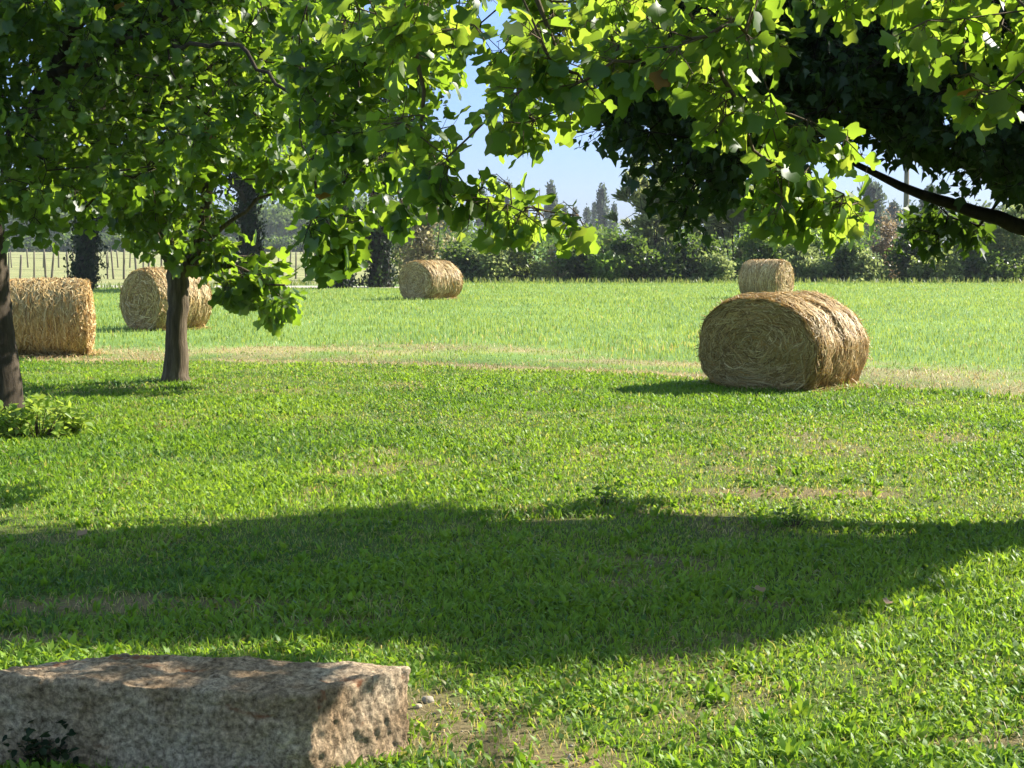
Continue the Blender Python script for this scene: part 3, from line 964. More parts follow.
ivy_tree(84, 25, 62, 175, 'ivy clad old tree seen between the two left straw bales', 3)
ivy_tree(256, 25, 64, 160, 'ivy clad old tree just right of the slim young tulip trunk', 5)
ivy_tree(340, 30, 65, 150, 'ivy clad old tree left of its close neighbour beside the distant middle bale', 8)
ivy_tree(380, 27, 66, 125, 'ivy clad old tree nearest to the distant middle bale, tallest dark trunk', 9)


# ------------------------------------------------------------------ shrubs of the far hedge
def shrub(name, label, cat, px, top, wpx, Yd, mat, n_cl=70, per=46, lf=.13, shape=OVATE, feather=False, group=None, base_py=None, squash=1.0):
    c_ = at(px, HOR, Yd)
    base = np.array([c_[0], Yd, 0])
    root = thing(name, label, cat, base, group=group)
    hgt = at(px, top, Yd)[2]
    rx = wpx * .5 * Yd / F
    lumps = ellipsoid(7, (0, 0, hgt * .55), (rx * .6, rx * .5, hgt * .38), .4)
    st = MB()
    for q in range(6):
        e_ = lumps[q % 7]
        b0 = np.array([R.normal(0, .12), R.normal(0, .12), -.05])
        tube(st, [b0, (b0 + e_) * .5 + R.normal(0, .1, 3), e_], [.05, .035, .015], 5)
    cc = []
    for q in range(n_cl):
        l_ = lumps[q % 7]
        u_ = rdir(1)[0]
        cc.append(l_ + u_ * np.array([rx * .52, rx * .45, hgt * .33]) * R.uniform(.55, 1.0))
    cc = np.array(cc)
    cc[:, 2] = np.clip(np.abs(cc[:, 2]), .15, hgt * R.uniform(.88, 1.0, n_cl))
    low = R.random(n_cl) < .22
    cc[low, 2] = R.uniform(.1, .35 * hgt, low.sum()); cc[low, :2] *= 1.25
    fo = MB()
    m_ = n_cl * per
    tint = np.clip(np.repeat(R.uniform(.0, .9, n_cl), per) + R.normal(0, .25, m_), 0, 1)
    if feather:
        dirs = unit(np.repeat(unit(cc - [0, 0, hgt * .3]) + R.normal(0, .35, (n_cl, 3)) + [0, 0, .6], per, 0) + R.normal(0, .28, (m_, 3)))
        t_ = R.random((m_, 1))
        Pn = np.repeat(cc, per, 0) + dirs * t_ * .75 + np.array([0, 0, -1]) * (t_ * .75) ** 2 * .7
        leaves(fo, Pn, dirs + [0, 0, -.5], rdir(m_), R.uniform(.25, .5, m_), LANCE, tint)
        for q in range(n_cl):
            if q % 2 == 0: tube(st, [lumps[q % 7], cc[q]], [.02, .008], 3)
    else:
        Pn = np.repeat(cc, per, 0) + R.normal(0, 1, (m_, 3)) * np.array([.26, .26, .2]) * max(.8, rx * .5)
        Pn[:, 2] = np.abs(Pn[:, 2])
        leaves(fo, Pn, rdir(m_) + [0, 0, .1], rdir(m_) + [0, 0, .9], R.uniform(.7, 1.4, m_) * lf * 1.22, shape, tint)
    st.build('stems', M['darkbark'], root)
    fo.build('foliage', M[mat], root)


G = 'shrubs of the far hedge'
shrub('hedge_shrub', 'pale tan green shrub rising behind the distant middle bale', 'shrub', 428, 196, 62, 80, 'tan', 90, 46, .15, group=G)
shrub('hedge_shrub', 'small dark shrub just right of the distant middle bale', 'shrub', 458, 246, 48, 76, 'deep', 60, 44, group=G)
shrub('hedge_shrub', 'low grey green shrub between the bale and the rounded olive shrub', 'shrub', 487, 248, 40, 75.5, 'grey', 55, 40, group=G)
shrub('hedge_shrub', 'rounded olive green shrub in the gap of open sky', 'shrub', 522, 230, 52, 77, 'olive', 90, 46, .12, group=G)
shrub('hedge_shrub', 'pale dry shrub between rounded olive shrub and dark glossy bush', 'shrub', 556, 246, 34, 79, 'tan', 50, 40, group=G)
shrub('hedge_shrub', 'dark glossy bush left of the feathery tamarisk, left one of two', 'shrub', 584, 236, 56, 76, 'deep', 85, 46, .15, group=G)
shrub('hedge_shrub', 'dark glossy bush left of the feathery tamarisk, right one of two', 'shrub', 628, 240, 56, 75.5, 'deep', 80, 46, .15, group=G)
shrub('tamarisk', 'tall feathery tamarisk beside the lower left tip of the dark tree', 'tree', 656, 166, 100, 80, 'tamarisk', 165, 70, feather=True)
shrub('tamarisk', 'grey feathery tamarisk under the dark crown behind the nearer right bale', 'tree', 735, 194, 100, 81, 'tamarisk', 150, 70, feather=True)
shrub('hedge_shrub', 'dark bush below the two feathery tamarisks', 'shrub', 690, 240, 66, 76, 'deep', 90, 46, .14, group=G)
shrub('hedge_shrub', 'silvery low bush directly left of the small right bale', 'shrub', 716, 256, 40, 75, 'grey', 60, 44, .13, group=G)
shrub('hedge_shrub', 'fresh green shrub behind the small right bale', 'shrub', 762, 222, 62, 78, 'fresh', 85, 44, .14, group=G)
shrub('hedge_shrub', 'silvery bush directly right of the small right bale', 'shrub', 806, 240, 54, 76, 'grey', 80, 44, .14, group=G)
shrub('hedge_shrub', 'dark bush left of the reddish brown shrub', 'shrub', 846, 244, 48, 76, 'deep', 80, 46, .14, group=G)
shrub('hedge_shrub', 'bright green shrub behind the hanging leaves at the right', 'shrub', 826, 214, 64, 80, 'fresh', 80, 44, .14, group=G)
shrub('hedge_shrub', 'reddish brown thin shrub in front of the utility pole', 'shrub', 889, 212, 44, 79, 'russet', 80, 40, .1, group=G)
shrub('hedge_shrub', 'dark bush at the foot of the utility pole', 'shrub', 918, 236, 48, 77, 'deep', 80, 44, .14, group=G)
shrub('hedge_shrub', 'grey olive bush below the bare limb of the dark tree', 'shrub', 968, 212, 88, 78, 'grey', 120, 48, .14, group=G)
shrub('hedge_shrub', 'large grey olive bush cut by the right edge', 'shrub', 1024, 206, 96, 77, 'grey', 130, 48, .14, group=G)
shrub('hedge_shrub', 'dark low bush before the grey olive bushes at the right', 'shrub', 996, 256, 56, 75.5, 'deep', 60, 44, .13, group=G)
shrub('hedge_shrub', 'low bush filling the foot between the two dark glossy bushes', 'shrub', 606, 256, 46, 75, 'fresh', 60, 44, .13, group=G)
shrub('hedge_shrub', 'low dark bush at the foot of the left feathery tamarisk', 'shrub', 658, 254, 48, 75, 'deep', 60, 44, .14, group=G)
shrub('hedge_shrub', 'low grey bush hanging leaves nearly touch, right of the reddish shrub', 'shrub', 872, 256, 50, 75.2, 'grey', 60, 44, .13, group=G)
shrub('hedge_shrub', 'low olive bush in front of the utility pole foot', 'shrub', 940, 256, 50, 75, 'olive', 60, 44, .13, group=G)
shrub('hedge_shrub', 'grey bush beyond the right edge of the hedge', 'shrub', 1090, 225, 80, 78, 'olive', 90, 44, .14, group=G)

# ------------------------------------------------------------------ far poplars
def poplar(px, top, wpx, Yd, label):
    c_ = at(px, HOR, Yd)
    root = thing('poplar', label, 'tree', (c_[0], Yd, 0), group='poplars on the skyline')
    hgt = at(px, top, Yd)[2]
    rx = wpx * .5 * Yd / F
    t_ = MB()
    tube(t_, [(0, 0, -.2), (0, 0, hgt * .4), (.1, 0, hgt * .92)], [.35, .22, .05], 7)
    t_.build('trunk', M['oldwood'], root)
    k_ = 60
    z_ = R.uniform(.10, 1.0, k_)
    prof_ = np.sin(np.clip(z_, 0, 1) ** .8 * np.pi) ** .6 * .85 + .1
    a_ = R.uniform(0, 6.28, k_)
    rr = rx * prof_ * R.uniform(.1, .95, k_)
    cc = np.stack([np.cos(a_) * rr, np.sin(a_) * rr, z_ * hgt * .97], 1)
    m_ = k_ * 30
    Pn = np.repeat(cc, 30, 0) + R.normal(0, 1, (m_, 3)) * np.array([rx * .2, rx * .2, hgt * .045])
    fo = MB()
    leaves(fo, Pn, rdir(m_) + [0, 0, 1.2], rdir(m_), R.uniform(.4, .8, m_) * (rx / 1.5), OVATE, R.random(m_))
    fo.build('crown', M['poplar'], root)


for px, top, wp, Yd, lab in [
    (482, 190, 13, 360, 'slender poplar leftmost on the open skyline'), (508, 183, 14, 350, 'slender poplar second from left on the open skyline'),
    (551, 187, 15, 350, 'slender poplar standing alone in the middle of the sky gap'), (564, 206, 9, 420, 'small poplar just right of the lone skyline poplar'),
    (575, 208, 9, 420, 'small poplar between the lone poplar and the tall pair'), (587, 209, 10, 410, 'short bushy poplar left of the tall pair'),
    (602, 185, 15, 350, 'tall poplar beside the feathery tamarisk top'), (614, 206, 10, 400, 'low poplar half hidden by the tamarisk'),
    (594, 205, 8, 420, 'thin poplar tucked against the tall poplar by the tamarisk'),
    (872, 186, 26, 270, 'broad poplar left of the utility pole under the dark tree'), (893, 205, 16, 300, 'short poplar close to the utility pole'),
    (930, 190, 24, 270, 'broad poplar right of the utility pole under the dark tree'), (855, 200, 16, 300, 'poplar furthest left under the dark limb')]:
    poplar(px, top, wp, Yd, lab)

# far masses of trees and vines beyond the field
def mass(name, label, x0, x1, Y0, Y1, z0, z1, n_, lf, mat):
    mb = MB()
    k_ = n_ // 24
    cx = R.uniform(x0, x1, k_); cy = R.uniform(Y0, Y1, k_)
    hh = z0 + (z1 - z0) * fbm(cx * .06, cy * .01, 0, int(abs(x0)) + 7, 3)
    cz = hh * R.random(k_) ** .6
    m_ = k_ * 24
    Pn = np.repeat(np.stack([cx, cy, cz], 1), 24, 0) + R.normal(0, lf * 1.3, (m_, 3))
    Pn[:, 2] = np.abs(Pn[:, 2])
    leaves(mb, Pn, rdir(m_), rdir(m_) + [0, 0, .8], R.uniform(.6, 1.3, m_) * lf, OVATE, np.clip(np.repeat(R.random(k_), 24) + R.normal(0, .15, m_), 0, 1))
    tag(mb.build(name, M[mat]), label, 'trees', kind='stuff')


mass('treeline', 'far low green treeline beyond the dry pasture at the left', -150, -10, 360, 385, 4, 11, 48000, 1.1, 'far')
mass('treeline', 'dark low thicket at the end of the dry pasture', -110, -12, 300, 306, .8, 3.4, 16000, .6, 'deep')
mass('vineyard', 'flat pale green vine rows behind the hedge under the sky gap', -14, 26, 112, 150, 1.6, 2.9, 16000, .3, 'far')
mass('treeline', 'blue green distant wood behind the right part of the hedge', 40, 170, 300, 330, 5, 11, 20000, .8, 'poplar')

# ------------------------------------------------------------------ stake fences in the pasture
def fence(label, Yd, pxs, ht, rad, wires, seed):
    c_ = at(160, HOR, Yd)
    root = thing('stake_fence', label, 'fence', (c_[0], Yd, 0))
    for q, px in enumerate(pxs):
        x_ = at(px, HOR, Yd)[0] - c_[0]
        mb = MB()
        lean = R.normal(0, .06, 2)
        h_ = ht * R.uniform(.88, 1.12)
        y_ = R.normal(0, .25)
        z_ = np.linspace(-.15, h_, 6)
        tube(mb, np.stack([x_ + lean[0] * z_, y_ + lean[1] * z_, z_], 1), np.linspace(1.1, .85, 6) * rad * R.uniform(.8, 1.2), 7, bark=.15, seed=q)
        mb.build('post', M['oldwood'], root)
    x0 = at(pxs[0], HOR, Yd)[0] - c_[0]; x1 = at(pxs[-1], HOR, Yd)[0] - c_[0]
    for z_ in wires:
        mb = MB()
        xs_ = np.linspace(x0, x1, 40)
        tube(mb, np.stack([xs_, R.normal(0, .02, 40), z_ + .03 * np.sin(xs_ * 1.5)], 1), .006, 4)
        mb.build('wire', M['oldwood'], root)


front = [-70, -55, -38, -22, -8, 6, 19.5, 33, 47, 51, 65, 92, 105, 112, 124, 137, 148, 160, 175, 190, 204, 217, 226, 238, 268, 283, 295, 306, 319, 331, 346]
back = [-60, -40, -20, 0, 12, 27, 42, 58, 72, 86, 98, 108.6, 117, 130, 144, 155, 168, 182, 198, 210, 222, 232, 246, 260, 279, 290, 304, 314, 325]
fence('nearer row of grey weathered stakes along the dry pasture', 81, front, 1.28, .05, (.45, 1.0), 1)
fence('further row of grey weathered stakes out in the dry pasture', 117, back, 1.2, .052, (.9,), 2)

# utility pole
px, Yd = 905.5, 92
c_ = at(px, HOR, Yd)
root = thing('utility_pole', 'grey wooden utility pole rising behind the hedge at the right', 'utility pole', (c_[0], Yd, 0))
mb = MB(); tube(mb, [(0, 0, -.3), (0, 0, 3), (0, 0, 7.6)], [.17, .155, .12], 12); mb.build('pole', M['oldwood'], root)
mb = MB(); tube(mb, [(-.8, -.14, 7.2), (.8, -.14, 7.2)], [.06, .06], 4); mb.build('crossarm', M['oldwood'], root)
for sx in (-.65, 0, .65):
    mb = MB(); tube(mb, [(sx, -.14, 7.26), (sx, -.14, 7.36), (sx, -.14, 7.40)], [.03, .05, .02], 8); mb.build('insulator', M['oldwood'], root)


# ------------------------------------------------------------------ straw bales
m, nt, N, L = nodes('bale_straw')
tc = N('ShaderNodeTexCoord')
n1 = N('ShaderNodeTexNoise'); n1.inputs['Scale'].default_value = 34; n1.inputs['Detail'].default_value = 8; n1.inputs['Roughness'].default_value = .7
L(tc.outputs['Object'], n1.inputs['Vector'])
r1 = ramp(nt, [(.04, .025, .012), (.13, .085, .04), (.28, .19, .09)], [.32, .5, .7]); L(n1.outputs[0], r1.inputs[0])
p = N('ShaderNodeBsdfPrincipled'); p.inputs['Roughness'].default_value = .9; p.inputs['Specular IOR Level'].default_value = .1
L(r1.outputs[0], p.inputs['Base Color'])
bp = N('ShaderNodeBump'); bp.inputs['Strength'].default_value = 1.0; bp.inputs['Distance'].default_value = .03
L(n1.outputs[0], bp.inputs['Height']); L(bp.outputs[0], p.inputs['Normal'])
o = N('ShaderNodeOutputMaterial'); L(p.outputs[0], o.inputs[0])
M['bale'] = m


def straw_cols(n_):
    c0 = np.array([[.50, .345, .135], [.60, .44, .20], [.38, .245, .085], [.26, .16, .06], [.68, .54, .29], [.48, .28, .09]])
    return c0[R.choice(6, n_, p=[.26, .25, .15, .12, .15, .07])] * R.uniform(.7, 1.2, (n_, 1))


def ribbons(mb, Pts, Nrm, w):
    """Pts (n,k,3) centre lines, Nrm (n,k,3) outward"""
    n_, k_ = Pts.shape[:2]
    T = np.gradient(Pts, axis=1)
    U = unit(np.cross(T, Nrm + R.normal(0, .3, (n_, 1, 3))))
    hw = U * (w[:, None, None] * np.linspace(1, .6, k_)[None, :, None]) * .5
    V_ = np.stack([Pts - hw, Pts + hw], 2)
    k = np.arange(n_)[:, None, None] * k_ * 2
    r = (np.arange(k_ - 1) * 2)[None, :, None]
    q = np.array([0, 1, 3, 2])[None, None]
    mb.add(V_.reshape(-1, 3), (k + r + q).reshape(-1, 4), .5, np.repeat(straw_cols(n_), k_ * 2, 0))


def bale(label, loc, rz, wd, ht, ln, seed, ns=7000, nf=4200, sw=.009, lumpy=.03, sq=.25, groove=0.0):
    root = thing('straw_bale', label, 'straw bale', loc, rz, 'round straw bales on the field')
    ph = seed * 1.7

    def sect(t, rho=1.0):
        ct, st_ = np.cos(t), np.sin(t)
        lob = 1 + lumpy * 2.4 * (fbm(ct * 1.2 + ph, st_ * 1.2, seed, seed, 2) - .5)
        low = sstep(.25, -.35, st_)
        sqr = sq * np.clip(rho, 0, 1) ** 3
        ex = 1 - sqr * low
        ctx = np.sign(ct) * np.abs(ct) ** ex
        stx = np.sign(st_) * np.abs(st_) ** (1 - .25 * sqr * low)
        x_ = wd * .5 * ctx * lob * (1 - .5 * sq * .25 * np.clip(st_, 0, 1)) * rho
        z_ = ht * .5 * 1.06 * stx * lob * rho
        z_ = np.where(z_ < -ht * .47, -ht * .47 + (z_ + ht * .47) * .4, z_)
        return x_, z_ + ht * .49

    def side(t, y_, off=0.0):
        edge = np.abs(y_) / (ln * .5)
        rr = 1 - .06 * np.clip(edge - .8, 0, 1) / .2 + lumpy * 1.6 * (fbm(np.cos(t) * 2 + ph, np.sin(t) * 2, y_ * 3, seed + 5, 3) - .5)
        rr = rr - groove * np.exp(-((y_ + .10) / .07) ** 2) * sstep(-.2, .5, np.sin(t))
        x_, z_ = sect(t, rr)
        nx, nz = np.cos(t) / wd, np.sin(t) / ht
        l_ = np.hypot(nx, nz)
        return np.stack([x_ + off * nx / l_, y_ + 0 * t, np.maximum(z_ + off * nz / l_, .004)], -1), np.stack([nx / l_, 0 * t + 0 * y_, nz / l_], -1)

    def face(t, rho, sgn, off=0.0):
        x_, z_ = sect(t, rho * .965)
        bul = .05 * (1 - rho ** 2) + lumpy * (fbm(x_ * 4 + ph, z_ * 4, sgn, seed + 9, 3) - .5) * 1.6
        y_ = sgn * (ln * .5 + bul - .02 * rho ** 4 + off)
        return np.stack([x_, y_, np.maximum(z_, .004)], -1)

    mb = MB()
    nt_, nl = 88, 22
    t = np.arange(nt_) * 2 * np.pi / nt_
    ys = np.linspace(-ln * .5, ln * .5, nl)
    rings = [side(t, np.full(nt_, y_))[0] for y_ in ys]
    rho_s = np.linspace(.94, .06, 12)
    front_r = [face(t, np.full(nt_, r_), -1) for r_ in rho_s[::-1]]
    back_r = [face(t, np.full(nt_, r_), 1) for r_ in rho_s]
    allr = np.concatenate([np.stack(front_r), np.stack(rings), np.stack(back_r)])
    k_ = len(allr)
    i = np.arange(k_ - 1)[:, None] * nt_
    j = np.arange(nt_)[None]; j2 = (j + 1) % nt_
    mb.add(allr.reshape(-1, 3), np.stack([i + j, i + j2, i + nt_ + j2, i + nt_ + j], -1).reshape(-1, 4))
    mb.more_faces(np.arange(nt_)[::-1][None]); mb.more_faces((np.arange(nt_) + (k_ - 1) * nt_)[None])
    mb.build('roll', M['bale'], root)
    sb = MB()
    # straws wound round the roll
    K_ = 8
    t0 = R.uniform(0, 6.28, ns); y0 = R.uniform(-.5, .5, ns) * ln
    arc = R.uniform(.15, .85, ns) * R.choice([-1, 1], ns)
    q = np.linspace(0, 1, K_)[None]
    tt = t0[:, None] + arc[:, None] * q
    yy = np.clip(y0[:, None] + R.normal(0, .05, (ns, 1)) * (q - .5) * 2 + R.normal(0, .012, (ns, K_)), -ln * .52, ln * .52)
    off = R.uniform(.0, .022, (ns, 1)) + R.uniform(0, .03, (ns, 1)) * (R.random((ns, 1)) < .25) * np.abs(q - .5) * 2
    Pt, Nn = side(tt, yy, 0)
    Pt = Pt + Nn * off[..., None]
    Pt[..., 2] = np.maximum(Pt[..., 2], .004)
    ribbons(sb, Pt, Nn, R.uniform(.6, 1.4, ns) * sw)
    # straws coiled on both ends, tangled towards the core
    for sgn in (-1, 1):
        rho = np.sqrt(R.random(nf)) * .97
        t0 = R.uniform(0, 6.28, nf)
        ln_ = R.uniform(.1, .62, nf)
        arc = ln_ / np.maximum(rho * .55, .12) * R.choice([-1, 1], nf)
        mess = np.where(rho < .4, .55, .2) * (R.random(nf) < .7)
        wav = R.normal(0, .05, (nf, 1)) * np.sin(q * R.uniform(3, 9, (nf, 1)) + R.uniform(0, 6, (nf, 1)))
        tt = t0[:, None] + arc[:, None] * (q - .5)
        rr = np.clip(rho[:, None] + R.normal(0, 1, (nf, 1)) * mess[:, None] * (q - .5) + wav + R.normal(0, .014, (nf, K_)), .01, .99)
        offf = R.uniform(.0, .03, (nf, 1)) + .035 * (R.random((nf, 1)) < .2) * np.abs(q - .5) * 2
        Pf = face(tt, rr, sgn, 0)
        Pf[..., 1] += sgn * offf
        Nf = np.zeros_like(Pf); Nf[..., 1] = sgn
        ribbons(sb, Pf, Nf, R.uniform(.6, 1.3, nf) * sw)
        # a loose tangle of longer straws lying over each end
        nx_ = nf // 18
        c0_ = np.sqrt(R.random(nx_)) * .8; a0_ = R.uniform(0, 6.28, nx_)
        px0, pz0 = c0_ * np.cos(a0_), c0_ * np.sin(a0_)
        h0_ = a0_ + np.pi / 2 + R.normal(0, .7, nx_)
        bend = R.normal(0, 1.4, nx_)
        l0_ = R.uniform(.15, .5, nx_)
        qq = np.linspace(-.5, .5, K_)[None]
        hx_ = px0[:, None] + l0_[:, None] * qq * np.cos(h0_)[:, None] - bend[:, None] * qq ** 2 * l0_[:, None] * np.sin(h0_)[:, None]
        hz_ = pz0[:, None] + l0_[:, None] * qq * np.sin(h0_)[:, None] + bend[:, None] * qq ** 2 * l0_[:, None] * np.cos(h0_)[:, None]
        rr = np.clip(np.hypot(hx_, hz_), .02, .99)
        Pf = face(np.arctan2(hz_, hx_), rr, sgn, 0)
        Pf[..., 1] += sgn * R.uniform(.03, .055, (nx_, 1))
        Nf = np.zeros_like(Pf); Nf[..., 1] = sgn
        ribbons(sb, Pf, Nf, R.uniform(1.0, 1.6, nx_) * sw)
    # straws poking out at the rims and over the top
    nr = ns // 5
    t0 = R.uniform(-.3, 3.5, nr)
    yy = np.where(R.random(nr) < .6, R.choice([-1, 1], nr) * ln * .49, R.uniform(-.5, .5, nr) * ln)
    Pb, Nb = side(t0, yy)
    dd = unit(Nb + R.normal(0, .8, (nr, 3)) + np.stack([-np.sin(t0), 0 * t0, np.cos(t0)], 1) * R.normal(0, 1.2, (nr, 1)))
    L_ = R.uniform(.03, .12, nr)
    Pt = Pb[:, None] + dd[:, None] * (L_[:, None] * np.linspace(-.3, 1, 4)[None])[..., None]
    Pt[..., 2] -= (np.linspace(0, 1, 4)[None] ** 2) * L_[:, None] * .3
    Pt[..., 2] = np.maximum(Pt[..., 2], .004)
    ribbons(sb, Pt, np.repeat(Nb[:, None], 4, 1), R.uniform(.5, 1.1, nr) * sw)
    # litter round the foot
    nl_ = ns // 10
    a_ = R.uniform(0, 6.28, nl_)
    Pg = np.stack([np.cos(a_) * wd * .5 * R.uniform(.85, 1.25, nl_), np.sin(a_) * ln * .55 * R.uniform(.9, 1.25, nl_), R.uniform(.005, .05, nl_)], 1)
    dd = unit(R.normal(0, 1, (nl_, 3)) * [1, 1, .25])
    Pt = Pg[:, None] + dd[:, None] * (R.uniform(.05, .2, nl_)[:, None] * np.linspace(0, 1, 4)[None])[..., None]
    Pt[..., 2] = np.maximum(Pt[..., 2], .004)
    ribbons(sb, Pt, np.broadcast_to(np.array([0, 0, 1.0]), Pt.shape), R.uniform(.6, 1.2, nl_) * sw)
    sb.build('loose_straw', M['straw'], root)


def spot(px, Yd):
    p_ = at(px, HOR, Yd)
    return (p_[0], Yd, 0)


rd = math.radians
bale('big straw bale nearest the camera with a shaded swirled end beside the lawn', spot(784, 20.75), rd(-37), 1.66, 1.09, 1.30, 1, 9500, 5600, .0115, .075, .6, .075)
bale('straw bale seen from its side behind the dark trunk at the left edge', spot(40, 26.4), rd(99), 1.24, 1.14, 1.38, 2, 6500, 2500, .015)
bale('straw bale half hidden behind the slim young tulip trunk', spot(165, 34.4), rd(-40), 1.34, 1.2, 1.25, 3, 5500, 3000, .015)
bale('lumpy straw bale far back at the foot of the hedge near the middle', spot(430, 52.6), rd(-42), 1.45, 1.17, 1.3, 4, 4000, 2500, .022, .07)
bale('small far straw bale right of the middle with its bright end turned right', spot(767, 53.2), rd(52), 1.22, 1.17, 1.25, 5, 4000, 2500, .022)

# ------------------------------------------------------------------ stone block
def stone_block():
    Lx, Ly, Lz = 1.60, .42, .335
    root = thing('stone_block', 'rough hewn grey brown stone block lying in the lower left corner', 'stone block', (STONE_C[0], STONE_C[1], 0), -STONE_A)
    step = .0068

    def grid(na, nb):
        i_ = np.arange(na - 1)[:, None] * nb; j_ = np.arange(nb - 1)[None]
        return np.stack([i_ + j_, i_ + j_ + 1, i_ + nb + j_ + 1, i_ + nb + j_], -1).reshape(-1, 4)
    mb = MB()
    dims = np.array([Lx, Ly, Lz])
    VV, FF, off = [], [], 0
    for ax in range(3):
        a_, b_ = [(1, 2), (2, 0), (0, 1)][ax]
        na, nb = int(dims[a_] / step) + 1, int(dims[b_] / step) + 1
        for sgn in (-1, 1):
            A_, B_ = np.meshgrid(np.linspace(-.5, .5, na), np.linspace(-.5, .5, nb), indexing='ij')
            P_ = np.zeros((na * nb, 3))
            P_[:, a_] = A_.ravel() * dims[a_]; P_[:, b_] = B_.ravel() * dims[b_]; P_[:, ax] = sgn * .5 * dims[ax]
            g_ = grid(na, nb)
            if sgn < 0: g_ = g_[:, ::-1]
            VV.append(P_); FF.append(g_ + off); off += len(P_)
    P_ = np.concatenate(VV)
    # rounded worn edges
    rr = .024
    q_ = np.clip(P_, -dims / 2 + rr, dims / 2 - rr)
    d_ = P_ - q_
    l_ = np.linalg.norm(d_, axis=1, keepdims=True)
    nrm = d_ / np.maximum(l_, 1e-9)
    P_ = np.where(l_ > 1e-6, q_ + nrm * np.minimum(l_, rr), P_)
    x_, y_, z_ = P_.T
    big = fbm(x_ * 3.1, y_ * 3.1, z_ * 3.1, 81, 3) - .5
    mid = fbm(x_ * 14, y_ * 14, z_ * 14, 82, 3) - .5
    fin = fbm(x_ * 48, y_ * 48, z_ * 48, 83, 3) - .5
    rid = 1 - np.abs(2 * fbm(x_ * 24, y_ * 24, z_ * 24, 91, 3) - 1)
    pit = np.clip(fbm((x_ + .6 * z_) * 26, (y_ - .5 * x_) * 26, (z_ + .7 * y_) * 26, 84, 3) - .62, 0, 1)
    # chisel strokes on the right end
    endw = sstep(.6, .9, nrm[:, 0])
    chis = (fbm((y_ * .94 + z_ * .34) * 70, (z_ * .94 - y_ * .34) * 14, x_ * 14, 86, 3) - .5) * .022 * endw
    topw = sstep(.6, .9, nrm[:, 2])
    ledge = np.abs(fbm(x_ * 5, y_ * 16, 0, 88, 3) - .5) * -.05 * topw
    P_ = P_ + nrm * (big * .026 + mid * .018 + fin * .014 - (rid - .75) * .012 * (1 - .7 * topw) * (1 - .8 * endw) - pit * .03 * (1 - endw) + chis + ledge)[:, None]
    # a hump in the left half of the top
    P_[:, 2] += topw * (.018 * np.exp(-((x_ + .22) / .3) ** 2) - .02 * sstep(-.45, -.75, x_))
    P_[:, 0] += (.58 * P_[:, 1] + .02) * sstep(0, .7, x_)
    P_[:, 2] -= .10 * sstep(.1, -.8, x_) * sstep(-.25, .2, y_) * sstep(-.1, .15, z_)
    P_[:, 2] += Lz / 2 - .03
    mb.add(P_, np.concatenate(FF))
    ob = mb.build('block', stone_m, root)
    import bmesh
    bm = bmesh.new(); bm.from_mesh(ob.data)
    bmesh.ops.remove_doubles(bm, verts=bm.verts, dist=.001)
    bm.to_mesh(ob.data); bm.free()


m, nt, N, L = nodes('weathered_stone')
tc = N('ShaderNodeTexCoord')
n1 = N('ShaderNodeTexNoise'); n1.inputs['Scale'].default_value = 5; n1.inputs['Detail'].default_value = 6
n2 = N('ShaderNodeTexNoise'); n2.inputs['Scale'].default_value = 48; n2.inputs['Detail'].default_value = 9; n2.inputs['Roughness'].default_value = .72
n3 = N('ShaderNodeTexVoronoi'); n3.inputs['Scale'].default_value = 75
for q in (n1, n2, n3): L(tc.outputs['Object'], q.inputs['Vector'])
r1 = ramp(nt, [(.25, .175, .105), (.36, .27, .18), (.42, .34, .245)], [.35, .5, .68]); L(n1.outputs[0], r1.inputs[0])
r2 = ramp(nt, [(.18, .15, .12), (.85, .83, .79), (1.75, 1.7, 1.6)], [.32, .5, .68]); L(n2.outputs[0], r2.inputs[0])
v1 = N('ShaderNodeVectorMath'); v1.operation = 'MULTIPLY'; L(r1.outputs[0], v1.inputs[0]); L(r2.outputs[0], v1.inputs[1])
n4 = N('ShaderNodeTexNoise'); n4.inputs['Scale'].default_value = 7.5; n4.inputs['Detail'].default_value = 5
mp = N('ShaderNodeMapping'); mp.inputs['Scale'].default_value = (.6, 1.6, 1.6); mp.inputs['Location'].default_value = (3, 1, 2)
L(tc.outputs['Object'], mp.inputs[0]); L(mp.outputs[0], n4.inputs['Vector'])
r4 = ramp(nt, [(0, 0, 0), (1, 1, 1)], [.63, .70]); L(n4.outputs[0], r4.inputs[0])
mx = N('ShaderNodeMix'); mx.data_type = 'RGBA'; L(r4.outputs[0], mx.inputs[0]); L(v1.outputs[0], mx.inputs[6]); mx.inputs[7].default_value = (.2, .085, .04, 1)
p = N('ShaderNodeBsdfPrincipled'); p.inputs['Roughness'].default_value = .92; p.inputs['Specular IOR Level'].default_value = .15
L(mx.outputs[2], p.inputs['Base Color'])
bp = N('ShaderNodeBump'); bp.inputs['Strength'].default_value = 1.0; bp.inputs['Distance'].default_value = .015
L(n2.outputs[0], bp.inputs['Height']); L(bp.outputs[0], p.inputs['Normal'])
o = N('ShaderNodeOutputMaterial'); L(p.outputs[0], o.inputs[0])
stone_m = m
stone_block()


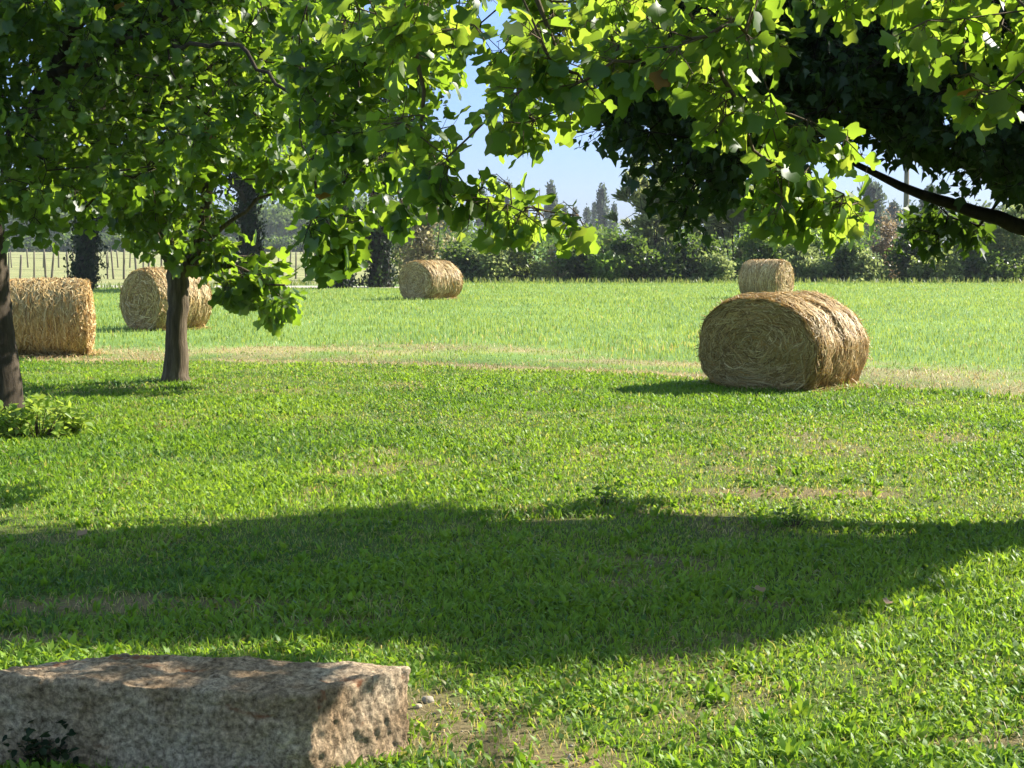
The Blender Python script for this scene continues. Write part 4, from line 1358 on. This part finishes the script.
def pebble(c_, r_, label, seed):
    mb = MB()
    nu, nv = 14, 9
    th = np.arange(nu) * 2 * np.pi / nu
    ph_ = np.linspace(.15, np.pi - .15, nv)
    Vx = np.stack([np.sin(ph_)[:, None] * np.cos(th), np.sin(ph_)[:, None] * np.sin(th), np.cos(ph_)[:, None] * np.ones(nu)], -1)
    nz = fbm(Vx[..., 0] * 1.6 + seed, Vx[..., 1] * 1.6, Vx[..., 2] * 1.6, seed, 3)[..., None]
    Vx = Vx * (.7 + .6 * nz) * np.array([1.2, .9, .65]) * r_
    i = np.arange(nv - 1)[:, None] * nu; j = np.arange(nu)[None]; j2 = (j + 1) % nu
    mb.add(Vx.reshape(-1, 3), np.stack([i + j, i + nu + j, i + nu + j2, i + j2], -1).reshape(-1, 4))
    mb.more_faces(np.arange(nu)[None]); mb.more_faces(((nv - 1) * nu + np.arange(nu))[::-1][None])
    ob = mb.build('small_stone', M['pebble'])
    ob.location = (float(c_[0]), float(c_[1]), r_ * .3)
    ob.rotation_euler = (0, 0, seed)
    tag(ob, label, 'stone', 'small stones by the block')


M['pebble'] = bark_mat('pale_stone', [(.2, .165, .12), (.32, .28, .22), (.45, .41, .34)], (20, 20, 20), .4)
pebble(gnd(428, 702), .024, 'pale pebble beside the right end of the stone block, larger one', 2)
pebble(gnd(418, 708), .016, 'flat small pebble touching the right end of the stone block', 4)
pebble(gnd(542, 722), .012, 'tiny pale pebble on the bare soil right of the stone block', 6)


def dry_leaf(c_, sz, label, seed, col):
    mb = MB()
    leaves(mb, np.array([[0, 0, .03]]), np.array([[math.cos(seed), math.sin(seed), .1]]), np.array([[.2, -.3, 1.0]]), sz, TULIP, np.array([1.0]), .5, .4)
    ob = mb.build('dry_leaf', M['dryleaf'])
    ob.location = (float(c_[0]), float(c_[1]), .02)
    tag(ob, label, 'dry leaf', 'fallen dry leaves on the lawn')


M['dryleaf'] = leaf_mat('dry_leaf', [(.2, .12, .06), (.26, .16, .085), (.32, .215, .125)], [(.3, .2, .1)] * 3, .2, .6, .2)
dry_leaf(gnd(886, 614), .062, 'pale fallen leaf at the sunny right border of the big shadow', 1.0, 0)
dry_leaf(gnd(763, 602), .06, 'brown fallen leaf inside the right half of the big shadow', 2.4, 0)
dry_leaf(gnd(78, 545), .065, 'fallen leaf in the left half of the big shadow near its far border', .3, 0)

gr = MB()
ng = 2600
Pg = np.stack([R.uniform(-1.2, 2.5, ng), R.uniform(5.0, 7.4, ng), np.zeros(ng)], 1)
Pg = Pg[(bare_mask(Pg[:, 0], Pg[:, 1]) > R.random(ng) * .9) & ~in_stone(Pg, .03)]
octa = np.array([[1, 0, 0], [0, 1, 0], [-1, 0, 0], [0, -1, 0], [0, 0, .7], [0, 0, -.7]])
tri = np.array([[0, 1, 4], [1, 2, 4], [2, 3, 4], [3, 0, 4], [1, 0, 5], [2, 1, 5], [3, 2, 5], [0, 3, 5]])
rg = R.lognormal(-5.6, .45, len(Pg))
Vg = octa[None] * (rg[:, None] * R.uniform(.7, 1.3, (len(Pg), 6)))[..., None]
ca, sa = np.cos(R.uniform(0, 6.28, len(Pg)))[:, None], np.sin(R.uniform(0, 6.28, len(Pg)))[:, None]
Vg = np.stack([Vg[..., 0] * ca - Vg[..., 1] * sa, Vg[..., 0] * sa + Vg[..., 1] * ca, Vg[..., 2] + rg[:, None] * .4], -1) + Pg[:, None]
gr.add(Vg.reshape(-1, 3), (np.arange(len(Pg))[:, None, None] * 6 + tri[None]).reshape(-1, 3))
tag(gr.build('gravel', M['pebble']), 'grit and crumbs of soil on the bare ground', 'gravel', kind='stuff')

# leafy shrub at the foot of the left tree
def leafy_clump(name, label, cat, c_, rx, ry, h_, n_cl, per, lf, mat, group=None):
    root = thing(name, label, cat, (c_[0], c_[1], 0), group=group)
    cc = ellipsoid(n_cl, (0, 0, 0), (rx, ry, h_), .5)
    cc[:, 2] = np.abs(cc[:, 2]) + .03
    st = MB()
    cones(st, np.repeat([[0, 0, 0.0]], n_cl, 0) + cc * [.35, .35, 0], cc, .006, .003)
    m_ = n_cl * per
    Pn = np.repeat(cc, per, 0) + R.normal(0, .04, (m_, 3))
    Pn[:, 2] = np.maximum(Pn[:, 2], .015)
    fo = MB()
    leaves(fo, Pn, rdir(m_) * [1, 1, .5] + [0, 0, .05], rdir(m_) * .6 + [0, 0, 1.0], R.uniform(.6, 1.25, m_) * lf, OVATE, np.clip(np.repeat(R.uniform(.1, .9, n_cl), per) + R.normal(0, .15, m_), 0, 1), .3, .4)
    st.build('stems', M['twig'], root)
    fo.build('foliage', M[mat], root)


leafy_clump('leafy_shrub', 'low yellow green leafy shrub at the foot of the left edge trunk', 'shrub', gnd(38, 437), .46, .3, .30, 75, 9, .085, 'bush')
leafy_clump('ivy_sprig', 'dark ivy sprig growing against the front of the stone block', 'plant', (-1.545, 5.55), .11, .04, .10, 22, 7, .035, 'ivy')
leafy_clump('weed_tuft', 'dark weed tuft at the far border of the shadow, right of the middle', 'weed', gnd(795, 528), .11, .08, .06, 12, 6, .045, 'fresh', 'weed tufts on the lawn')
leafy_clump('weed_tuft', 'dark weed tuft at the far border of the shadow near the middle', 'weed', gnd(608, 506), .11, .08, .06, 12, 6, .045, 'fresh', 'weed tufts on the lawn')

# ------------------------------------------------------------------ air
hb = MB()
hx, hy0, hy1, hz0, hz1 = 420, -60, 700, -1.0, 24.0
hv = np.array([[x_, y_, z_] for x_ in (-hx, hx) for y_ in (hy0, hy1) for z_ in (hz0, hz1)])
hb.add(hv, [[0, 1, 3, 2], [4, 6, 7, 5], [0, 4, 5, 1], [2, 3, 7, 6], [0, 2, 6, 4], [1, 5, 7, 3]])
m, nt, N, L = nodes('haze')
pv = N('ShaderNodeVolumePrincipled')
pv.inputs['Color'].default_value = (.86, .92, 1.0, 1)
pv.inputs['Density'].default_value = .00022
o = N('ShaderNodeOutputMaterial'); L(pv.outputs[0], o.inputs['Volume'])
tag(hb.build('haze', m, smooth=False), 'thin pale summer haze', 'haze', kind='stuff')

# ------------------------------------------------------------------ light, sky, camera
w = bpy.data.worlds.new('World')
SC.world = w
w.use_nodes = True
nt = w.node_tree
for n_ in list(nt.nodes): nt.nodes.remove(n_)
sky = nt.nodes.new('ShaderNodeTexSky')
sky.sky_type = 'NISHITA'
sky.sun_disc = False
sky.sun_elevation = SUN_EL
sky.sun_rotation = SUN_AZ
sky.air_density = 1.0
sky.dust_density = 0.2
sky.ozone_density = 1.2
bg = nt.nodes.new('ShaderNodeBackground'); bg.inputs[1].default_value = 0.12
ow = nt.nodes.new('ShaderNodeOutputWorld')
tcw = nt.nodes.new('ShaderNodeTexCoord')
sep = nt.nodes.new('ShaderNodeSeparateXYZ')
nt.links.new(tcw.outputs['Generated'], sep.inputs[0])
rw = ramp(nt, [(.19, .245, .455), (.26, .32, .52), (1.2, 1.1, .88)], [0.0, .12, .5])
nt.links.new(sep.outputs[2], rw.inputs[0])
vw = nt.nodes.new('ShaderNodeVectorMath'); vw.operation = 'MULTIPLY'
nt.links.new(sky.outputs[0], vw.inputs[0]); nt.links.new(rw.outputs[0], vw.inputs[1])
nt.links.new(vw.outputs[0], bg.inputs[0]); nt.links.new(bg.outputs[0], ow.inputs[0])

sl = bpy.data.lights.new('sun', 'SUN')
sl.energy = 4.8
sl.angle = math.radians(0.53)
sl.color = (1.0, .94, .83)
so = bpy.data.objects.new('sun', sl)
COL.objects.link(so)
dirv = Vector((-math.sin(SUN_AZ) * math.cos(SUN_EL), -math.cos(SUN_AZ) * math.cos(SUN_EL), -math.sin(SUN_EL)))
so.rotation_euler = dirv.to_track_quat('-Z', 'Y').to_euler()
so.location = (20, 20, 30)

cam = bpy.data.cameras.new('camera')
cam.sensor_width = 36.0
cam.lens = F / W * 36.0
cam.clip_end = 6000
co = bpy.data.objects.new('camera', cam)
COL.objects.link(co)
co.location = (0, 0, CAMH)
co.rotation_euler = (math.pi / 2 - TH, 0, 0)
SC.camera = co

SC.view_settings.view_transform = 'Standard'
SC.view_settings.look = 'None'
SC.view_settings.gamma = 1
SC.view_settings.use_curve_mapping = False
SC.view_settings.exposure = 1.65
SC.cycles.max_bounces = 8
SC.cycles.diffuse_bounces = 3
SC.cycles.glossy_bounces = 2
SC.cycles.transmission_bounces = 5
SC.cycles.transparent_max_bounces = 4
SC.cycles.caustics_reflective = False
SC.cycles.caustics_refractive = False
SC.cycles.use_adaptive_sampling = True
SC.cycles.adaptive_threshold = 0.015
SC.cycles.use_denoising = True
try:
    SC.cycles.denoiser = 'OPENIMAGEDENOISE'
except Exception:
    pass
